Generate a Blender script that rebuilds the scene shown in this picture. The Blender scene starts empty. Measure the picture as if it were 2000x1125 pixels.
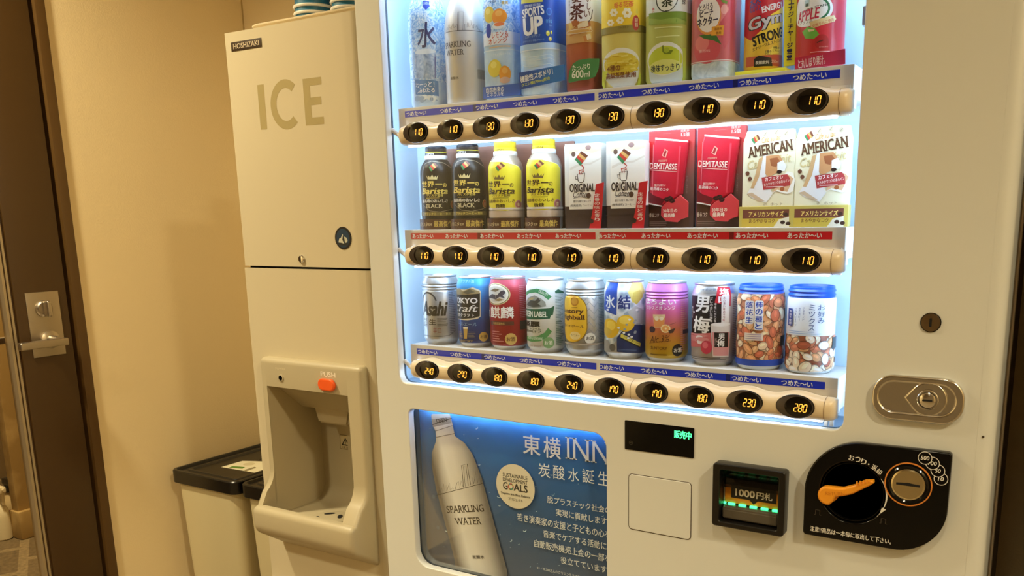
import bpy, bmesh, math, random
from mathutils import Vector, Matrix
C = bpy.context.scene.collection
PI = math.pi
random.seed(7)

# ------------------------------------------------------------------ camera
CAM_F, CAM_CX, CAM_CY = 1659.242, 1110.012, 769.304      # pixels of the 2000 x 1125 frame
CAM_R = Matrix(((0.8632290, 0.5046331, -0.0134568),      # right
                (0.0909475, -0.1816858, -0.9791419),     # down
                (-0.4965526, 0.8439998, -0.2027316)))    # forward
CAM_C = Vector((0.4114939, -1.1891209, 0.2206653))
cam = bpy.data.cameras.new('camera')
camo = bpy.data.objects.new('camera', cam)
C.objects.link(camo)
m3 = Matrix((CAM_R[0], -CAM_R[1], -CAM_R[2])).transposed()
camo.matrix_world = Matrix.Translation(CAM_C) @ m3.to_4x4()
cam.sensor_fit = 'HORIZONTAL'
cam.sensor_width = 36
cam.lens = CAM_F / 2000 * 36
cam.shift_x = (1000 - CAM_CX) / 2000
cam.shift_y = (CAM_CY - 562.5) / 2000
cam.clip_start = 0.02
bpy.context.scene.camera = camo

# ------------------------------------------------------------------ world, lights, exposure
sc = bpy.context.scene
sc.view_settings.view_transform = 'Standard'
sc.view_settings.look = 'None'
sc.view_settings.gamma = 1
sc.view_settings.exposure = 0.0
w = bpy.data.worlds.new('world'); sc.world = w
w.use_nodes = True
w.node_tree.nodes['Background'].inputs[0].default_value = (1, .78, .5, 1)
w.node_tree.nodes['Background'].inputs[1].default_value = 0.015
FLOOR, CEIL = -1.15, 2.30
WARM = (1.0, .86, .56)
def area(name, loc, size, power, col, shape='DISK', sy=None, rot=(0, 0, 0), spread=PI):
    l = bpy.data.lights.new(name, 'AREA'); l.shape = shape; l.size = size
    if sy: l.size_y = sy
    l.energy = power; l.color = col; l.spread = spread
    o = bpy.data.objects.new(name, l); C.objects.link(o); o.location = loc; o.rotation_euler = rot
    return o
def downlight(x, y, z, power, cone, soft=.07):
    l = bpy.data.lights.new('warm_downlight', 'SPOT'); l.energy = power; l.color = WARM
    l.spot_size = math.radians(cone); l.spot_blend = 1; l.shadow_soft_size = soft
    o = bpy.data.objects.new('warm_downlight', l); C.objects.link(o); o.location = (x, y, z)
LAMPS = ((2.22, -1.455, 2.28, 430, 165, .10), (-1.25, -1.75, 1.34, 190, 120, .07), (-1.6, -.6, 1.34, 128, 150, .07), (.3, -1.1, 1.34, 40, 105, .07), (.4, -2.4, 1.34, 60, 130, .07))  # first two follow cast shadows; the rest are unseen fills added for brightness
for lamp in LAMPS: downlight(*lamp)
area('ceiling_lamp', (-2.9, .1, CEIL - .02), .3, 110, WARM)

# ------------------------------------------------------------------ pixel -> place helpers (2000 x 1125 frame)
def ray(px):
    v = Vector(((px[0] - CAM_CX) / CAM_F, (px[1] - CAM_CY) / CAM_F, 1.0))
    return CAM_R.transposed() @ v
def onY(px, Y):
    d = ray(px); return CAM_C + d * ((Y - CAM_C.y) / d.y)
def onX(px, X):
    d = ray(px); return CAM_C + d * ((X - CAM_C.x) / d.x)
def onZ(px, Z):
    d = ray(px); return CAM_C + d * ((Z - CAM_C.z) / d.z)

# ------------------------------------------------------------------ materials
def lin(c):
    c = c / 255.0
    return c / 12.92 if c <= .04045 else ((c + .055) / 1.055) ** 2.4
def rgb(c): return (lin(c[0]), lin(c[1]), lin(c[2]), 1)
MATS = {}
def mat(name, c, rough=.5, metal=0.0, emit=None, bump=0, bscale=200, spec=.5, var=0, coat=0):
    if name in MATS: return MATS[name]
    m = bpy.data.materials.new(name); m.use_nodes = True
    nt = m.node_tree; b = nt.nodes['Principled BSDF']
    b.inputs['Base Color'].default_value = rgb(c)
    b.inputs['Roughness'].default_value = rough
    b.inputs['Metallic'].default_value = metal
    b.inputs['Specular IOR Level'].default_value = spec
    b.inputs['Coat Weight'].default_value = coat
    if emit:
        b.inputs['Emission Color'].default_value = rgb(c); b.inputs['Emission Strength'].default_value = emit
    if bump or var:
        tc = nt.nodes.new('ShaderNodeTexCoord'); n = nt.nodes.new('ShaderNodeTexNoise')
        n.inputs['Scale'].default_value = bscale; n.inputs['Detail'].default_value = 4
        nt.links.new(tc.outputs['Object'], n.inputs['Vector'])
        if bump:
            bp = nt.nodes.new('ShaderNodeBump'); bp.inputs['Strength'].default_value = bump; bp.inputs['Distance'].default_value = .002
            nt.links.new(n.outputs['Fac'], bp.inputs['Height']); nt.links.new(bp.outputs['Normal'], b.inputs['Normal'])
        if var:
            mx = nt.nodes.new('ShaderNodeMix'); mx.data_type = 'RGBA'
            k = [max(0, min(255, v * (1 - var))) for v in c]; k2 = [max(0, min(255, v * (1 + var))) for v in c]
            mx.inputs[6].default_value = rgb(k); mx.inputs[7].default_value = rgb(k2)
            nt.links.new(n.outputs['Fac'], mx.inputs[0]); nt.links.new(mx.outputs[2], b.inputs['Base Color'])
    MATS[name] = m
    return m
def ramp(name, axis, off, stops, rough=.4, metal=0, noise=0, nscale=60, wave=0):
    """printed colour ramp along a direction of the object (t = axis . object_coordinates + off)"""
    if name in MATS: return MATS[name]
    m = bpy.data.materials.new(name); m.use_nodes = True
    nt = m.node_tree; b = nt.nodes['Principled BSDF']
    tc = nt.nodes.new('ShaderNodeTexCoord'); d = nt.nodes.new('ShaderNodeVectorMath'); d.operation = 'DOT_PRODUCT'
    d.inputs[1].default_value = axis
    nt.links.new(tc.outputs['Object'], d.inputs[0])
    ad = nt.nodes.new('ShaderNodeMath'); ad.operation = 'ADD'; ad.inputs[1].default_value = off
    nt.links.new(d.outputs['Value'], ad.inputs[0])
    src = ad.outputs[0]
    if noise:
        n = nt.nodes.new('ShaderNodeTexNoise'); n.inputs['Scale'].default_value = nscale; n.inputs['Detail'].default_value = 6
        nt.links.new(tc.outputs['Object'], n.inputs['Vector'])
        mu = nt.nodes.new('ShaderNodeMath'); mu.operation = 'MULTIPLY_ADD'; mu.inputs[1].default_value = noise
        nt.links.new(n.outputs['Fac'], mu.inputs[0])
        sb = nt.nodes.new('ShaderNodeMath'); sb.operation = 'SUBTRACT'; sb.inputs[1].default_value = noise / 2
        nt.links.new(src, sb.inputs[0]); nt.links.new(sb.outputs[0], mu.inputs[2]); src = mu.outputs[0]
    r = nt.nodes.new('ShaderNodeValToRGB'); e = r.color_ramp.elements
    while len(e) < len(stops): e.new(.5)
    for el, (p, c) in zip(e, stops): el.position = p; el.color = rgb(c)
    nt.links.new(src, r.inputs[0]); nt.links.new(r.outputs[0], b.inputs['Base Color'])
    b.inputs['Roughness'].default_value = rough; b.inputs['Metallic'].default_value = metal
    MATS[name] = m
    return m
def splash(name, stops, scale=40, dist=2.5, rough=.35, kind='noise'):
    if name in MATS: return MATS[name]
    m = bpy.data.materials.new(name); m.use_nodes = True
    nt = m.node_tree; b = nt.nodes['Principled BSDF']
    tc = nt.nodes.new('ShaderNodeTexCoord')
    if kind == 'noise':
        n = nt.nodes.new('ShaderNodeTexNoise'); n.inputs['Detail'].default_value = 5; n.inputs['Distortion'].default_value = dist
        out = n.outputs['Fac']
    else:
        n = nt.nodes.new('ShaderNodeTexVoronoi'); out = n.outputs['Distance']
    n.inputs['Scale'].default_value = scale
    nt.links.new(tc.outputs['Object'], n.inputs['Vector'])
    r = nt.nodes.new('ShaderNodeValToRGB'); e = r.color_ramp.elements
    while len(e) < len(stops): e.new(.5)
    for el, (p, c) in zip(e, stops): el.position = p; el.color = rgb(c)
    nt.links.new(out, r.inputs[0]); nt.links.new(r.outputs[0], b.inputs['Base Color'])
    b.inputs['Roughness'].default_value = rough
    MATS[name] = m
    return m
def clear(name, tint=(255, 255, 255), refl=1.0, tr=1.0):
    if name in MATS: return MATS[name]
    m = bpy.data.materials.new(name); m.use_nodes = True
    nt = m.node_tree; nt.nodes.clear()
    o = nt.nodes.new('ShaderNodeOutputMaterial'); t = nt.nodes.new('ShaderNodeBsdfTransparent'); g = nt.nodes.new('ShaderNodeBsdfGlossy')
    t.inputs[0].default_value = rgb(tint); g.inputs['Roughness'].default_value = .03
    fr = nt.nodes.new('ShaderNodeFresnel'); fr.inputs[0].default_value = 1.45
    mu = nt.nodes.new('ShaderNodeMath'); mu.operation = 'MULTIPLY'; mu.inputs[1].default_value = refl
    mx = nt.nodes.new('ShaderNodeMixShader')
    nt.links.new(fr.outputs[0], mu.inputs[0]); nt.links.new(mu.outputs[0], mx.inputs[0])
    nt.links.new(t.outputs[0], mx.inputs[1]); nt.links.new(g.outputs[0], mx.inputs[2]); nt.links.new(mx.outputs[0], o.inputs[0])
    MATS[name] = m
    return m
_pm = {}
def ink(c, rough=.4, metal=0):
    """flat printing ink of one colour"""
    k = (tuple(c), rough, metal)
    if k not in _pm: _pm[k] = mat('ink_%02x%02x%02x_%d_%d' % (int(c[0]), int(c[1]), int(c[2]), rough * 100, metal * 100), c, rough, metal)
    return _pm[k]

WHITE, BLACK = (245, 245, 245), (18, 16, 15)
M_panel = mat('machine_enamel', (219, 222, 220), .33, bump=.02, bscale=60, coat=.2)
M_ice = mat('ice_enamel', (212, 200, 170), .38, bump=.02, bscale=60)
M_house = mat('greige_plastic', (184, 172, 142), .42, bump=.03, bscale=400)
M_wall = mat('wall_paper', (240, 220, 176), .8, bump=.25, bscale=260)
M_ceil = mat('ceiling_paint', (225, 215, 195), .9)
M_black = mat('black_plastic', (17, 15, 14), .3)
M_gloss = mat('gloss_black', (8, 8, 9), .1, spec=.3)
M_chrome = mat('chrome', (224, 222, 218), .16, 1)
M_steel = mat('satin_steel', (190, 180, 165), .33, 1, bump=.04, bscale=500)
M_inner = mat('display_liner', (178, 198, 212), .45)
M_innerd = mat('display_floor', (120, 140, 160), .4)
M_shelf = mat('shelf_enamel', (222, 216, 208), .42)
M_bar = mat('bar_plastic', (226, 208, 176), .3, coat=.2)
M_brown = mat('brown_door', (72, 50, 22), .38, bump=.04, bscale=300)
M_dark = mat('dark_gap', (9, 7, 6), .8)  # near-black: painted shade in gaps and holes, also clips and plinths
M_bin = mat('bin_plastic', (214, 200, 158), .45)
M_glass = clear('window_glass', (252, 254, 255), .35)
M_dglass = clear('door_glass', (250, 246, 238), .6)
M_tube = mat('lamp_tube', (206, 230, 255), .5, emit=15)
M_led = mat('amber_led', (255, 176, 66), .5, emit=1.6)
M_green = mat('green_led', (70, 255, 150), .5, emit=2.2)

# ------------------------------------------------------------------ object helpers
WLOC = {}
def link(o, parent=None, loc=None):
    C.objects.link(o)
    if parent: o.parent = parent
    return o
def props(o, label=None, cat=None, group=None, kind=None):
    if label: o['label'] = label
    if cat: o['category'] = cat
    if group: o['group'] = group
    if kind: o['kind'] = kind
    return o
def empty(name, loc, label=None, cat=None, group=None, kind=None):
    o = bpy.data.objects.new(name, None); o.empty_display_size = .05
    C.objects.link(o); o.location = loc; WLOC[o.name] = Vector(loc)
    return props(o, label, cat, group, kind)
def wl(o): return WLOC.get(o.name, Vector((0, 0, 0))) if o else Vector((0, 0, 0))
def finish(me, angle=35):
    for p in me.polygons: p.use_smooth = True
    me.set_sharp_from_angle(angle=math.radians(angle))
def obj(name, bm, mats, parent=None, local=False, angle=35, normals=True):
    """one mesh object; vertices are given in world coordinates unless local"""
    if normals: bmesh.ops.recalc_face_normals(bm, faces=bm.faces)
    me = bpy.data.meshes.new(name); 
    if not local:
        bm.transform(Matrix.Translation(-wl(parent)))
    bm.to_mesh(me); bm.free()
    for m in (mats if isinstance(mats, (list, tuple)) else [mats]): me.materials.append(m)
    finish(me, angle)
    o = bpy.data.objects.new(name, me); C.objects.link(o)
    if parent:
        o.parent = parent; WLOC[o.name] = wl(parent)
    return o
def add_mesh(bm, me, mi=0, M=None):
    n0 = len(bm.verts); f0 = len(bm.faces)
    bm.from_mesh(me)
    bm.verts.ensure_lookup_table(); bm.faces.ensure_lookup_table()
    if M is not None:
        for v in bm.verts[n0:]: v.co = M @ v.co
    for f in bm.faces[f0:]: f.material_index = mi
def box(bm, x0, x1, y0, y1, z0, z1, mi=0, bev=0, seg=2):
    t = bmesh.new()
    vs = [t.verts.new((x, y, z)) for x in (x0, x1) for y in (y0, y1) for z in (z0, z1)]
    for f in ((0, 1, 3, 2), (4, 6, 7, 5), (0, 4, 5, 1), (2, 3, 7, 6), (0, 2, 6, 4), (1, 5, 7, 3)): t.faces.new([vs[i] for i in f])
    bmesh.ops.recalc_face_normals(t, faces=t.faces)
    if bev: bmesh.ops.bevel(t, geom=t.edges[:], offset=bev, segments=seg, affect='EDGES', profile=.6)
    me = bpy.data.meshes.new('t'); t.to_mesh(me); t.free(); add_mesh(bm, me, mi); bpy.data.meshes.remove(me)
def rrect(x0, x1, z0, z1, r, n=6):
    """rounded rectangle; r is one radius or four (bl, br, tr, tl)"""
    if not isinstance(r, (list, tuple)): r = (r,) * 4
    out = []
    for (cx, cz, a0, rr) in ((x0, z0, PI, r[0]), (x1, z0, 1.5 * PI, r[1]), (x1, z1, 0, r[2]), (x0, z1, .5 * PI, r[3])):
        sx = 1 if cx == x0 else -1; sz = 1 if cz == z0 else -1
        if rr <= 0: out.append((cx, cz)); continue
        for k in range(n + 1):
            a = a0 + k / n * PI / 2
            out.append((cx + sx * rr + rr * math.cos(a), cz + sz * rr + rr * math.sin(a)))
    return out
def circ(cx, cz, rx, rz=None, n=40):
    rz = rz or rx
    return [(cx + rx * math.cos(2 * PI * k / n), cz + rz * math.sin(2 * PI * k / n)) for k in range(n)]
def plate(bm, loops, y0, y1, mi=0, bev=0, bres=2):
    """flat plate in XZ from loops (first outer, rest holes), front face at y0, back at y1"""
    cu = bpy.data.curves.new('t', 'CURVE'); cu.dimensions = '2D'; cu.fill_mode = 'BOTH'
    cu.extrude = (y1 - y0) / 2 - bev; cu.bevel_depth = bev; cu.bevel_resolution = bres; cu.offset = -bev
    for lp in loops:
        s = cu.splines.new('POLY'); s.points.add(len(lp) - 1); s.use_cyclic_u = True
        for p, (x, z) in zip(s.points, lp): p.co = (x, z, 0, 1)
    o = bpy.data.objects.new('t', cu); me = o.to_mesh()
    M = Matrix(((1, 0, 0, 0), (0, 0, -1, (y0 + y1) / 2), (0, 1, 0, 0), (0, 0, 0, 1)))
    me2 = me.copy(); o.to_mesh_clear()
    add_mesh(bm, me2, mi, M)
    bpy.data.meshes.remove(me2); bpy.data.objects.remove(o); bpy.data.curves.remove(cu)
def prism(bm, pts, axis, a, b, mi=0):
    """polygon extruded along an axis; pts are the other two coordinates in order"""
    def mk(p, t):
        return {'x': (t, p[0], p[1]), 'y': (p[0], t, p[1]), 'z': (p[0], p[1], t)}[axis]
    A = [bm.verts.new(mk(p, a)) for p in pts]; B = [bm.verts.new(mk(p, b)) for p in pts]
    fs = [bm.faces.new(A), bm.faces.new(B[::-1])]
    for i in range(len(pts)):
        j = (i + 1) % len(pts); fs.append(bm.faces.new((A[i], B[i], B[j], A[j])))
    for f in fs: f.material_index = mi
def lathe(bm, prof, n=48, mi=0, cx=0, cy=0, axis='z', sup=None, close=True):
    """profile of (radius, height) around an axis"""
    rows = []
    for r, h in prof:
        row = []
        for k in range(n):
            a = 2 * PI * k / n
            rr = r * (sup(a) if sup else 1)
            if axis == 'z': co = (cx + rr * math.sin(a), cy - rr * math.cos(a), h)
            elif axis == 'y': co = (cx + rr * math.sin(a), h, cy + rr * math.cos(a))
            else: co = (h, cx + rr * math.cos(a), cy + rr * math.sin(a))
            row.append(bm.verts.new(co))
        rows.append(row)
    for i in range(len(rows) - 1):
        m_ = mi(i) if callable(mi) else mi
        for k in range(n):
            f = bm.faces.new((rows[i][k], rows[i][(k + 1) % n], rows[i + 1][(k + 1) % n], rows[i + 1][k])); f.material_index = m_
    if close:
        for r_, i in ((rows[0], 0), (rows[-1], len(rows) - 2)):
            f = bm.faces.new(r_); f.material_index = mi(i) if callable(mi) else mi
def tube(bm, pts, r, n=10, mi=0):
    pts = [Vector(p) for p in pts]; rows = []
    rs = r if isinstance(r, (list, tuple)) else [r] * len(pts)
    for i, p in enumerate(pts):
        d = (pts[min(i + 1, len(pts) - 1)] - pts[max(i - 1, 0)]).normalized()
        u = d.orthogonal().normalized() if i == 0 else (u - d * u.dot(d)).normalized()
        v = d.cross(u)
        rows.append([bm.verts.new(p + (u * math.cos(2 * PI * k / n) + v * math.sin(2 * PI * k / n)) * rs[i]) for k in range(n)])
    for i in range(len(rows) - 1):
        for k in range(n):
            bm.faces.new((rows[i][k], rows[i][(k + 1) % n], rows[i + 1][(k + 1) % n], rows[i + 1][k])).material_index = mi
    bm.faces.new(rows[0]).material_index = mi; bm.faces.new(rows[-1]).material_index = mi

# ------------------------------------------------------------------ lettering and printed artwork
_tc = {}
def glyphs(s, bold=0.0, shear=0, serif=False):
    """text -> (verts 0..1 box, faces, aspect)"""
    k = (s, bold, shear, serif)
    if k in _tc: return _tc[k]
    cu = bpy.data.curves.new('t', 'FONT'); cu.body = s; cu.resolution_u = 3; cu.shear = shear
    o = bpy.data.objects.new('t', cu); me = o.to_mesh()
    vs = [(v.co.x, v.co.y) for v in me.vertices]; fs = [tuple(p.vertices) for p in me.polygons]
    o.to_mesh_clear(); bpy.data.objects.remove(o); bpy.data.curves.remove(cu)
    if serif and vs:                                       # small feet on the flat ends of the strokes
        ys = [v[1] for v in vs]; lo, hi = 0.0, sorted(ys)[-max(1, len(ys) // 12)]
        seen = set()
        for f in list(fs):
            for a, b in zip(f, f[1:] + f[:1]):
                (xa, ya), (xb, yb) = vs[a], vs[b]
                for lev, sg in ((lo, 1), (hi, -1)):
                    if abs(ya - lev) < .012 and abs(yb - lev) < .012 and .03 < abs(xa - xb) < .2:
                        x0, x1 = min(xa, xb) - .065, max(xa, xb) + .065
                        key = (round(x0, 2), sg)
                        if key in seen: continue
                        seen.add(key); n = len(vs)
                        vs += [(x0, lev), (x1, lev), (x1, lev + sg * .035), (x0, lev + sg * .035)]
                        fs.append((n, n + 1, n + 2, n + 3))
    if not vs: vs = [(0, 0), (1, 1), (0, 1)]; fs = [(0, 1, 2)]
    if bold > .004:                                        # heavier strokes: the same glyphs laid side by side
        n = n1 = len(vs); d = bold * .85; b0, f0 = list(vs), list(fs); vs, fs = [], []
        for j, (dx, dy) in enumerate(((-d, -d * .6), (d, d * .6), (d, -d * .6), (-d, d * .6))):
            vs += [(x + dx, y + dy) for x, y in b0]; fs += [tuple(q + j * n for q in f) for f in f0]
    x0, x1 = min(v[0] for v in vs), max(v[0] for v in vs); y0, y1 = min(v[1] for v in vs), max(v[1] for v in vs)
    W, H = max(1e-6, x1 - x0), max(1e-6, y1 - y0)
    _tc[k] = ([((x - x0) / W, (y - y0) / H) for x, y in vs], fs, n1 if bold > .004 else 0)
    return _tc[k]

class Flat:
    curved = False
    def __init__(s, Y, X0=0, Z0=0): s.Y, s.X0, s.Z0 = Y, X0, Z0
    def inv(s, px): p = onY(px, s.Y); return p.x - s.X0, p.z - s.Z0
    def map(s, u, v, o): return (u, -o, v)
class Side:                                                # on a wall x = const, u along y
    curved = False
    def __init__(s, X, Y0=0, Z0=0): s.X, s.Y0, s.Z0 = X, Y0, Z0
    def inv(s, px): p = onX(px, s.X); return p.y - s.Y0, p.z - s.Z0
    def map(s, u, v, o): return (o, u, v)
class Top:                                                 # on a level z = const
    curved = False
    def __init__(s, Z, X0, Y0): s.Z, s.X0, s.Y0 = Z, X0, Y0
    def inv(s, px): p = onZ(px, s.Z); return p.x - s.X0, p.y - s.Y0
    def map(s, u, v, o): return (u, v, o)
class Round:
    """cylinder (optionally squarish and with a profile) about (X, Yc) with foot at Z0"""
    curved = True
    def __init__(s, X, Yc, Z0, R, prof=None, n=2.0, N=72):
        s.X, s.Yc, s.Z0, s.R, s.n, s.N = X, Yc, Z0, R, n, N
        s.prof = prof; s.g = 2 * PI * R / N
    def rad(s, v):
        if not s.prof: return s.R
        p = s.prof
        if v <= p[0][1]: return p[0][0]
        for (r0, h0), (r1, h1) in zip(p, p[1:]):
            if v <= h1: return r0 + (r1 - r0) * (v - h0) / max(1e-9, h1 - h0)
        return p[-1][0]
    def sup(s, a):
        if s.n == 2: return 1.0
        return (abs(math.sin(a)) ** s.n + abs(math.cos(a)) ** s.n) ** (-1 / s.n)
    def inv(s, px):
        d = ray(px); o = CAM_C
        if s.n > 2.01:
            p = onY(px, s.Yc - s.R); x = p.x - s.X
            x = max(-.99 * s.R, min(x, 3 * s.R))
            return s.R * math.atan2(x, s.R), p.z - s.Z0
        ox, oy = o.x - s.X, o.y - s.Yc
        a = d.x ** 2 + d.y ** 2; b = ox * d.x + oy * d.y; c = ox * ox + oy * oy - s.R ** 2
        D = max(0, b * b - a * c); t = (-b - math.sqrt(D)) / a
        p = o + d * t
        return s.R * math.atan2(p.x - s.X, -(p.y - s.Yc)), p.z - s.Z0
    def map(s, u, v, o):
        a = u / s.R; r = (s.rad(v)) * s.sup(a) + o
        return (r * math.sin(a), -r * math.cos(a), v)
class Dome:
    curved = True
    def __init__(s, rx, rz, h): s.rx, s.rz, s.h = rx, rz, h; s.R = 1; s.g = .002; s.prof = None
    def map(s, u, v, o): return (u, -s.h * max(0, 1 - (u / s.rx) ** 2 - (v / s.rz) ** 2) - o, v)

class Art:
    """printed artwork on a surface: every call is laid over the ones before it"""
    def __init__(s, surf, crop=(0, 0, 1), base=.00015, step=.00003):
        s.S, s.crop, s.base, s.step = surf, crop, base, step
        s.V, s.F, s.mats, s.k = [], [], [], 0
    def uv(s, x, y): return s.S.inv((x / s.crop[2] + s.crop[0], y / s.crop[2] + s.crop[1]))
    def R(s, x0, y0, x1, y1):
        xm, ym = (x0 + x1) / 2, (y0 + y1) / 2
        return s.uv(x0, ym)[0], s.uv(xm, y1)[1], s.uv(x1, ym)[0], s.uv(xm, y0)[1]
    def mi(s, m):
        if not isinstance(m, bpy.types.Material): m = ink(m)
        if m not in s.mats: s.mats.append(m)
        return s.mats.index(m)
    def raw(s, vs, fs, m, n1=0):
        n = len(s.V); i = s.mi(m)
        s.V += [(u, v, s.k + (.22 * (j // n1) if n1 else 0)) for j, (u, v) in enumerate(vs)]; s.F += [(tuple(n + j for j in f), i) for f in fs]; s.k += 1
    def pl(s, pts, m): s.raw(pts, [tuple(range(len(pts)))], m)
    def poly(s, pts, m): s.pl([s.uv(*p) for p in pts], m)
    def rect(s, x0, y0, x1, y1, m, r=0):
        a = s.R(x0, y0, x1, y1); s.pl(rrect(a[0], a[2], a[1], a[3], r) if r else [(a[0], a[1]), (a[2], a[1]), (a[2], a[3]), (a[0], a[3])], m)
    def box(s, u0, v0, u1, v1, m): s.pl([(u0, v0), (u1, v0), (u1, v1), (u0, v1)], m)
    def band(s, y0, y1, m, x=None, w=.9):
        x = s.xm if x is None else x
        v0, v1 = s.uv(x, y1)[1], s.uv(x, y0)[1]; R = s.S.R
        s.box(-PI * R * w, v0, PI * R * w, v1, m)
    def ell(s, x0, y0, x1, y1, m, n=28, rot=0):
        a = s.R(x0, y0, x1, y1); s.el((a[0] + a[2]) / 2, (a[1] + a[3]) / 2, abs(a[2] - a[0]) / 2, abs(a[3] - a[1]) / 2, m, n, rot)
    def el(s, cu, cv, ru, rv, m, n=28, rot=0):
        c, q = math.cos(rot), math.sin(rot)
        s.pl([(cu + ru * math.cos(t) * c - rv * math.sin(t) * q, cv + ru * math.cos(t) * q + rv * math.sin(t) * c) for t in [2 * PI * k / n for k in range(n)]], m)
    def ring(s, cu, cv, ru, rv, wd, m, n=40, a0=0, a1=2 * PI):
        vs = []; fs = []
        for k in range(n + 1):
            t = a0 + (a1 - a0) * k / n
            vs += [(cu + ru * math.cos(t), cv + rv * math.sin(t)), (cu + (ru - wd) * math.cos(t), cv + (rv - wd) * math.sin(t))]
        for k in range(n): fs.append((2 * k, 2 * k + 2, 2 * k + 3, 2 * k + 1))
        s.raw(vs, fs, m)
    def line(s, pts, wd, m, px=True):
        P = [Vector(s.uv(*p)) if px else Vector(p) for p in pts]; vs = []; fs = []
        for i, p in enumerate(P):
            d = P[min(i + 1, len(P) - 1)] - P[max(i - 1, 0)]
            if d.length < 1e-9: d = Vector((1, 0))
            d.normalize(); nn = Vector((-d.y, d.x)) * wd / 2
            vs += [tuple(p + nn), tuple(p - nn)]
        for i in range(len(P) - 1): fs.append((2 * i, 2 * i + 1, 2 * i + 3, 2 * i + 2))
        s.raw(vs, fs, m)
    def tx(s, t, u0, v0, u1, v1, m, bold=.0, shear=0, serif=False, skew=0, rot=0):
        vs, fs, n1 = glyphs(t, bold, shear, serif)
        W, H = u1 - u0, v1 - v0; cu, cv = (u0 + u1) / 2, (v0 + v1) / 2; c, q = math.cos(rot), math.sin(rot)
        o = []
        for x, y in vs:
            a, b = (x - .5) * W, (y - .5) * H + skew * (x - .5) * W
            o.append((cu + a * c - b * q, cv + a * q + b * c))
        s.raw(o, fs, m, n1)
    def text(s, t, x0, y0, x1, y1, m, bold=.0, shear=0, serif=False, skew=0, rot=0):
        a = s.R(x0, y0, x1, y1); s.tx(t, a[0], a[1], a[2], a[3], m, bold, shear, serif, skew, rot)
    def vtext(s, t, x0, y0, x1, y1, m, bold=0):
        a = s.R(x0, y0, x1, y1); n = len(t); h = (a[3] - a[1]) / n
        for i, ch in enumerate(t):
            v1 = a[3] - i * h
            if ch in 'ーｰ一': s.box((a[0] + a[2]) / 2 - .0004, v1 - h * .9, (a[0] + a[2]) / 2 + .0004, v1 - h * .1, m); continue
            s.tx(ch, a[0], v1 - h * .92, a[2], v1 - h * .08, m, bold)
    def bm(s, loc=(0, 0, 0)):
        b = bmesh.new(); loc = Vector(loc)
        vs = [b.verts.new(p) for p in s.V]
        for f, i in s.F:
            try: fc = b.faces.new([vs[j] for j in f]); fc.material_index = i
            except ValueError: pass
        b.normal_update()
        big = [f for f in b.faces if len(f.verts) > 4]
        if big: bmesh.ops.triangulate(b, faces=big)
        if s.S.curved and s.V:
            g = s.S.g
            us = [p[0] for p in s.V]
            for k in range(math.floor(min(us) / g), math.ceil(max(us) / g) + 1):
                bmesh.ops.bisect_plane(b, geom=b.verts[:] + b.edges[:] + b.faces[:], plane_co=(k * g, 0, 0), plane_no=(1, 0, 0), dist=1e-7)
            hs = []
            if s.S.prof: hs = [h for r, h in s.S.prof]
            if isinstance(s.S, Dome):
                vv = [p[1] for p in s.V]; hs = [k * .002 for k in range(math.floor(min(vv) / .002), math.ceil(max(vv) / .002) + 1)]
            for h in hs:
                bmesh.ops.bisect_plane(b, geom=b.verts[:] + b.edges[:] + b.faces[:], plane_co=(0, h, 0), plane_no=(0, 1, 0), dist=1e-7)
        for f in b.faces:
            if f.normal.z < 0: f.normal_flip()
        for v in b.verts:
            v.co = Vector(s.S.map(v.co.x, v.co.y, s.base + s.step * v.co.z)) + loc
        return b
    def obj(s, name, parent, loc=(0, 0, 0), local=True):
        o = obj(name, s.bm(loc), s.mats or [ink(BLACK)], parent, local=local, normals=False)
        return o
A1, A2, A3, A4 = (740, 0, 4.018), (1000, 0, 4.018), (1250, 0, 4.165), (1430, 0, 4.328)
A5, A6, A7 = (740, 260, 4.019), (1090, 240, 3.75), (1400, 230, 3.628)
B1, B2, B3, B4 = (760, 520, 4.168), (1020, 530, 4.168), (1240, 530, 3.63), (1430, 530, 3.517)
B5, B6, B7 = (780, 780, 3.26), (1190, 790, 3.749), (1540, 700, 2.885)
I1, I2, I3 = (430, 0, 4.017), (430, 400, 3.749), (480, 680, 2.527)
def place(art, name, parent):
    S = art.S
    if isinstance(S, Flat): loc = (S.X0, S.Y, S.Z0)
    elif isinstance(S, Side): loc = (S.X, S.Y0, S.Z0)
    elif isinstance(S, Top): loc = (S.X0, S.Y0, S.Z)
    else: loc = (S.X, S.Yc, S.Z0)
    return art.obj(name, parent, loc, local=False)

# ================================================================== THE SETTING
XW, YB, XR, YF = -1.83, .70, 2.70, -3.6
def struct(name, bm, m, parent=None):
    return props(obj(name, bm, m, parent), kind='structure')
# floor: stone tiles with pale joints
mf = bpy.data.materials.new('stone_tile'); mf.use_nodes = True
nt = mf.node_tree; b_ = nt.nodes['Principled BSDF']; tc = nt.nodes.new('ShaderNodeTexCoord')
mp = nt.nodes.new('ShaderNodeMapping'); mp.inputs['Rotation'].default_value = (0, 0, .5); nt.links.new(tc.outputs['Object'], mp.inputs[0])
br = nt.nodes.new('ShaderNodeTexBrick'); br.inputs['Scale'].default_value = 1.6; br.inputs['Mortar Size'].default_value = .03
br.inputs['Color1'].default_value = rgb((120, 102, 74)); br.inputs['Color2'].default_value = rgb((104, 88, 62)); br.inputs['Mortar'].default_value = rgb((138, 120, 88))
nz = nt.nodes.new('ShaderNodeTexNoise'); nz.inputs['Scale'].default_value = 60; nz.inputs['Detail'].default_value = 6
mx = nt.nodes.new('ShaderNodeMix'); mx.data_type = 'RGBA'; mx.blend_type = 'OVERLAY'; mx.inputs[0].default_value = .7
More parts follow.
